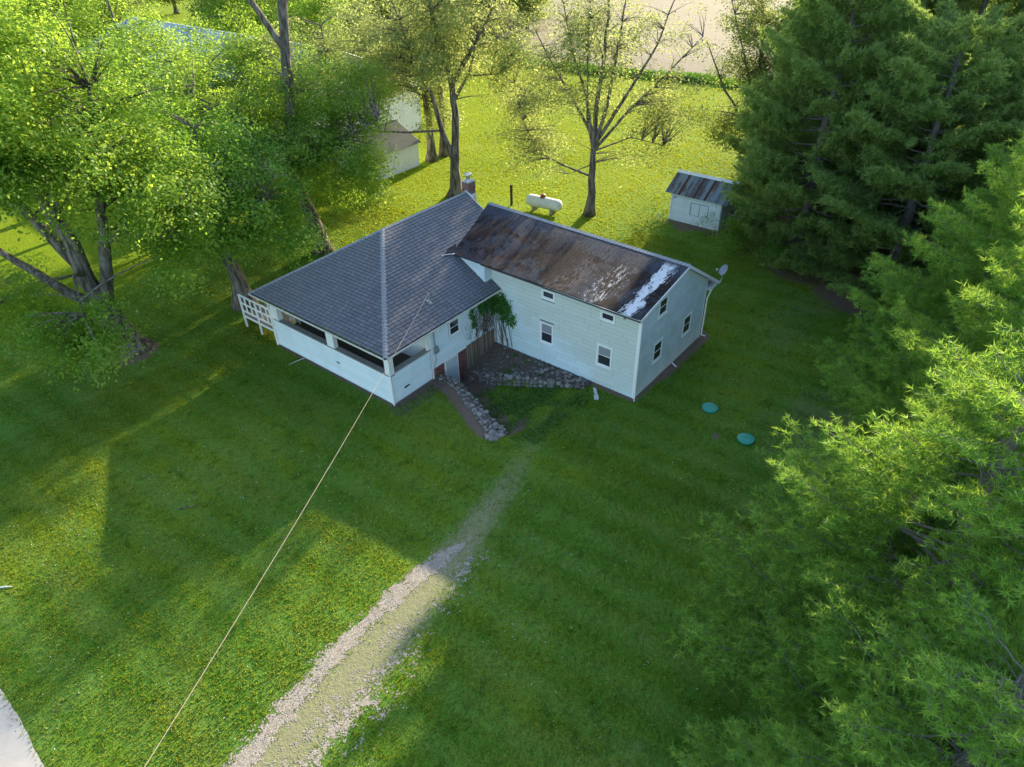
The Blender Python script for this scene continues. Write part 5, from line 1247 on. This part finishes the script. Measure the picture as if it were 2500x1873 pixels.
# wood behind the barn: one kind, copied
W0 = broadleaf('woodland_tree', 'tall woodland tree standing behind the big barn', (52, 92, 0),
    [([(52, 92, -0.1), (52, 92, 8), (52.3, 92, 17)], 0.4, 0.1)], [(52, 92, 12, 6.5, 6.5, 7.5, 520), (52, 92, 5, 5, 5, 3.5, 150)], 26, 0.42, 0.85, 'wood_l', 109, 'trees in the wood beyond the lawn', shell=0.35, twig_every=6)
W1_ = broadleaf('woodland_tree', 'broad woodland tree with paler leaves at the left end of the wood', (28, 98, 0),
    [([(28, 98, -0.1), (28, 98, 8), (28.3, 98, 15)], 0.4, 0.1)], [(28, 98, 10, 7.5, 7.5, 6.0, 520), (26, 96, 5.5, 5, 5, 3, 130)], 26, 0.42, 0.85, 'maple', 110, 'trees in the wood beyond the lawn', shell=0.35, twig_every=6)
rw = random.Random(9)
spots = [(10, 86, 1, 'woodland tree just left of the barn ridge, pale leaves'), (-4, 62, 1, 'yellow-green tree beyond the big maple at the far left'), (-12, 48, 0, 'tree at the left edge of the photo behind the big maple'),
    (40, 108, 0, None), (62, 100, 0, None), (70, 92, 1, None), (76, 84, 0, None), (82, 76, 0, None), (66, 118, 1, None), (84, 104, 0, None), (90, 70, 0, 'tree at the right end of the wood, nearest the bare field'), (92, 90, 1, None),
    (100, 82, 0, None), (20, 112, 0, None), (48, 82, 1, 'woodland tree directly behind the right end of the barn'), (56, 70, 0, 'dark woodland tree standing on the lawn edge right of the barn'), (62, 78, 1, None), (96, 64, 0, None), (104, 72, 0, None), (110, 94, 1, None), (4, 100, 0, None), (45, 62, 1, 'woodland tree close behind the barn roof, above the long shed'), (50, 150, 0, None), (74, 150, 0, None), (33, 134, 0, None), (90, 132, 0, None), (66, 176, 0, None), (-18, 60, 1, 'tree at the outer left, seen over the low limb of the big maple'), (94, 76, 0, None)]
for i, (x, y, k_, lb) in enumerate(spots):
    copy_tree(W1_ if k_ else W0, (x, y, 0), rw.uniform(0, 6.28), (rw.uniform(.8, 1.1),) * 2 + (rw.uniform(.75, 1.1),), lb or 'woodland tree in the dense green wood along the top of the photo', 'trees in the wood beyond the lawn')
# shrubs
def shrub(name, label, base, blobs, mat, seed, leaf=0.14, nleaf=26, spread=0.35, group=None):
    return broadleaf(name, label, base, [([base, (base[0] + .1, base[1], blobs[0][2] + .6)], 0.06, 0.02)], blobs, nleaf, leaf, spread, mat, seed, group, 'shrub', 2, shell=0.4, twr=0.015)
shrub('shrub', 'bright leafy shrub pressed against the right side of the small shed', (30.6, -5.0, 0), [(30.6, -5.0, 1.4, 1.4, 1.4, 1.3, 90), (29.6, -6.6, 1.2, 1.5, 1.5, 1.1, 80), (31.4, -6.4, 1.8, 1.6, 1.6, 1.5, 80)], 'maple', 120)
shrub('shrub', 'dark undergrowth shrub at the foot of the pines right of the small shed', (29.5, -9.0, 0), [(29.5, -9.0, 1.0, 2.2, 2.2, 1.0, 110), (28.6, -11.4, .7, 1.6, 1.6, .7, 60)], 'maple_d', 121)
shrub('shrub', 'dark open bush behind the big maple at the left edge', (-8.5, 30.5, 0), [(-8.5, 30.5, 1.8, 3.0, 3.0, 1.6, 130), (-5.5, 31.5, 1.6, 1.6, 1.6, 1.1, 40)], 'maple_d', 122, spread=0.45)
shrub('shrub', 'round grey-green shrub at the end of the field edge beyond the lawn', (84, 58, 0), [(84, 58, 3, 4, 4, 3, 150), (80, 62, 3.5, 4, 4, 3.5, 120)], 'wood_l', 123, 0.3, 20, 0.6)

# ------------------------------------------------------------------ pines
def pine_meshes(seed, Ht, R, ntuft, needles, nlen, nwid, bare=0.14, top=0.95, shape=0.62, low=0.85, step=(0.45, 0.75), tj=0.07):
    """returns trunk, branches, crown data around the origin"""
    g = np.random.default_rng(seed); r_ = random.Random(seed)
    tr = MB(); P = [Vector((0, 0, -0.2))]; n = 14
    for i in range(1, n + 1): P.append(Vector((r_.gauss(0, .06), r_.gauss(0, .06), Ht * i / n)))
    tr.tube(P, [0.34 * Ht / 16 * (1 - i / n) ** 0.8 + 0.03 + (0.12 if i == 0 else 0) for i in range(n + 1)], 10)
    br = MB(); tips = []; dirs = []; wts = []
    z = Ht * bare
    while z < Ht * 0.985:
        t = z / Ht; k_ = r_.randint(4, 6); a0 = r_.uniform(0, 6.28)
        L0 = R * (1.06 - t) ** shape * (low + (1 - low) * min(1, t / 0.28)) * top
        for j in range(k_):
            a = a0 + j * 6.283 / k_ + r_.uniform(-.3, .3); L = L0 * r_.uniform(0.62, 1.18)
            if L < 0.25: L = 0.25
            u = Vector((math.cos(a), math.sin(a), 0)); side = Vector((-u.y, u.x, 0)); rise0 = -0.08 + 0.5 * t; pts = []
            for q in range(7):
                s_ = q / 6; pts.append(Vector((0, 0, z)) + u * L * s_ + Vector((0, 0, L * (rise0 * s_ + 0.16 * s_ ** 2.4 - 0.1 * math.sin(s_ * 3.1) * (1 - t)))) + side * (math.sin(s_ * 2.5) * 0.08 * L * r_.uniform(-1, 1)))
            rb = 0.012 + 0.010 * L; br.tube(pts, [rb * (1 - 0.85 * q / 6) for q in range(7)], 4, cap=False)
            # side twigs in a flat plume
            m_ = max(3, int(L / 0.26))
            for q in range(m_):
                s_ = 0.3 + 0.7 * (q + 0.5) / m_; f = s_ * 6; i0 = min(5, int(f)); p = pts[i0].lerp(pts[i0 + 1], f - i0)
                for sgn in (-1, 1):
                    Ls = L * 0.42 * (1.12 - s_) ** 0.6 * r_.uniform(0.6, 1.2) + 0.18
                    d = (u * r_.uniform(.5, .9) + side * sgn * r_.uniform(.5, 1.0) + Vector((0, 0, r_.uniform(0, .35)))).normalized(); e = p + d * Ls
                    if q % 2 == 0: br.tube([p, e], [0.009, 0.004], 3, cap=False)
                    kk = max(2, int(Ls / 0.125))
                    for w_ in range(kk): tips.append(p.lerp(e, (w_ + 1) / kk)); dirs.append((d * .75 + Vector((0, 0, .55))).normalized()); wts.append(1)
            tips.append(pts[-1]); dirs.append((u * .7 + Vector((0, 0, .6))).normalized()); wts.append(1)
        z += r_.uniform(*step) * Ht / 16
    for i in range(10): tips.append(Vector((0, 0, Ht * (1 - i * .012)))); dirs.append(Vector((0, 0, 1)))
    T_ = np.array([tuple(t) for t in tips]); D_ = np.array([tuple(d) for d in dirs]); n = len(T_)
    if n > ntuft:
        s_ = g.choice(n, ntuft, replace=False); T_, D_ = T_[s_], D_[s_]; n = ntuft
    T_ = T_ + g.normal(0, tj, T_.shape)
    nd_ = needles; C_ = np.repeat(T_, nd_, 0); A = np.repeat(D_, nd_, 0); k_ = n * nd_
    v = g.normal(0, 1, (k_, 3)); v /= np.linalg.norm(v, axis=1, keepdims=True)
    dirn = A * g.uniform(0.25, 1.0, (k_, 1)) + v * 0.85; dirn /= np.linalg.norm(dirn, axis=1, keepdims=True)
    ln = nlen * g.uniform(0.7, 1.15, (k_, 1)); st = C_ - A * g.uniform(0, 0.14, (k_, 1))
    wv = np.cross(dirn, g.normal(0, 1, (k_, 3))); wv /= np.linalg.norm(wv, axis=1, keepdims=True)
    Pn = np.stack([st - wv * nwid / 2, st + wv * nwid / 2, st + dirn * ln], 1).reshape(-1, 3)
    tone = np.repeat(np.repeat(g.random(n), nd_) * .55 + g.random(k_) * .45, 3)
    return tr, br, Pn, tone
def pine_proto(seed, Ht, R, ntuft, needles, nlen, nwid, mat, **kw):
    tr, br, Pn, tone = pine_meshes(seed, Ht, R, ntuft, needles, nlen, nwid, **kw)
    return (tr.mesh('trunk', M['bark_p'], smooth=True), br.mesh('branches', M['bark_p']), np_mesh('crown', Pn, np.arange(len(Pn)).reshape(-1, 3), M[mat], rnd=tone))
def pine(proto, loc, label, rz=0, sc=1.0, scz=None, lean=(0, 0)):
    T = thing('pine_tree', label, 'pine tree', loc, 'white pines along the right side'); T.rotation_euler = (lean[0], lean[1], rz); T.scale = (sc, sc, scz or sc)
    for nme, me_ in zip(('trunk', 'branches', 'crown'), proto):
        o = bpy.data.objects.new(nme, me_); COL.objects.link(o); o.parent = T
        if nme != 'trunk': o['kind'] = 'stuff'
    return T
PN = [pine_proto(201, 15.5, 6.4, 40000, 13, 0.22, 0.031, 'needle', bare=0.1), pine_proto(202, 15.0, 6.4, 40000, 13, 0.22, 0.031, 'needle', bare=0.1)]
PF = [pine_proto(203, 19, 7.2, 32000, 9, 0.3, 0.07, 'needle_d', bare=0.07, shape=0.36, step=(0.5, 0.85), tj=0.1), pine_proto(204, 18, 7.2, 32000, 9, 0.3, 0.07, 'needle_d', bare=0.05, shape=0.38, step=(0.5, 0.85), tj=0.1)]
pine(PN[0], (-6.6, -27.2, 0), 'pine in the bottom right corner, nearest to the camera', 0.4, 0.98, 0.66)
pine(PN[1], (-0.8, -25.6, 0), 'pine with long green plumes reaching left over the lawn, lower right', 1.1, 1.22, 0.88)
pine(PN[0], (7.0, -26.0, 0), 'pine with bare grey branches showing, at the right edge below the middle', 2.2, 1.1, 1.0)
pine(PN[1], (14.0, -24.6, 0), 'bright sunlit pine at the right edge, its top catching the sun', 3.0, 1.12, 0.96)
pine(PN[0], (20.5, -24.0, 0), 'sunlit pine behind the brightest one at the right edge', 4.0, 1.0, 0.9)
pine(PF[0], (28.6, -17.6, 0), 'dark shaded pine over bare brown ground right of the house', 0.5, 0.92, 0.86)
pine(PF[1], (31.8, -10.6, 0), 'dark pine with a straight trunk between the small shed and the brown ground', 1.4, 0.95, 1.1)
pine(PF[0], (41.5, -16.2, 0), 'pine with a long leaning grey trunk in the upper right', 2.5, 1.0, 1.2)
pine(PF[1], (41.5, -8.0, 0), 'dark pine directly behind the small shed', 3.7, 1.0, 1.15)
pine(PF[0], (37.5, -23.0, 0), 'pine near the right edge above the sunlit pines', 5.1, 1.0, 1.0)
pine(PF[1], (50.5, -10.5, 0), 'pine in the second row beyond the small shed', 0.2, 1.05, 1.3)
pine(PF[0], (57, -3.5, 0), 'pine in the second row behind the dark-leaved tree beyond the small shed', 2.2, 1.0, 1.08)
pine(PF[0], (54, -21.5, 0), 'far pine in the top right corner region', 4.2, 1.05, 1.05)
pine(PF[1], (29, -25.5, 0), 'pine between the sunlit pines and the dark shaded ones at the right edge', 2.9, 0.9, 0.8)
pine(PF[0], (47, -26.5, 0), 'pine at the top of the right edge', 1.9, 1.0, 1.0)
pine(PF[1], (64, -14, 0), 'distant pine at the top right against the pale field', 1.2, 1.0, 1.0)
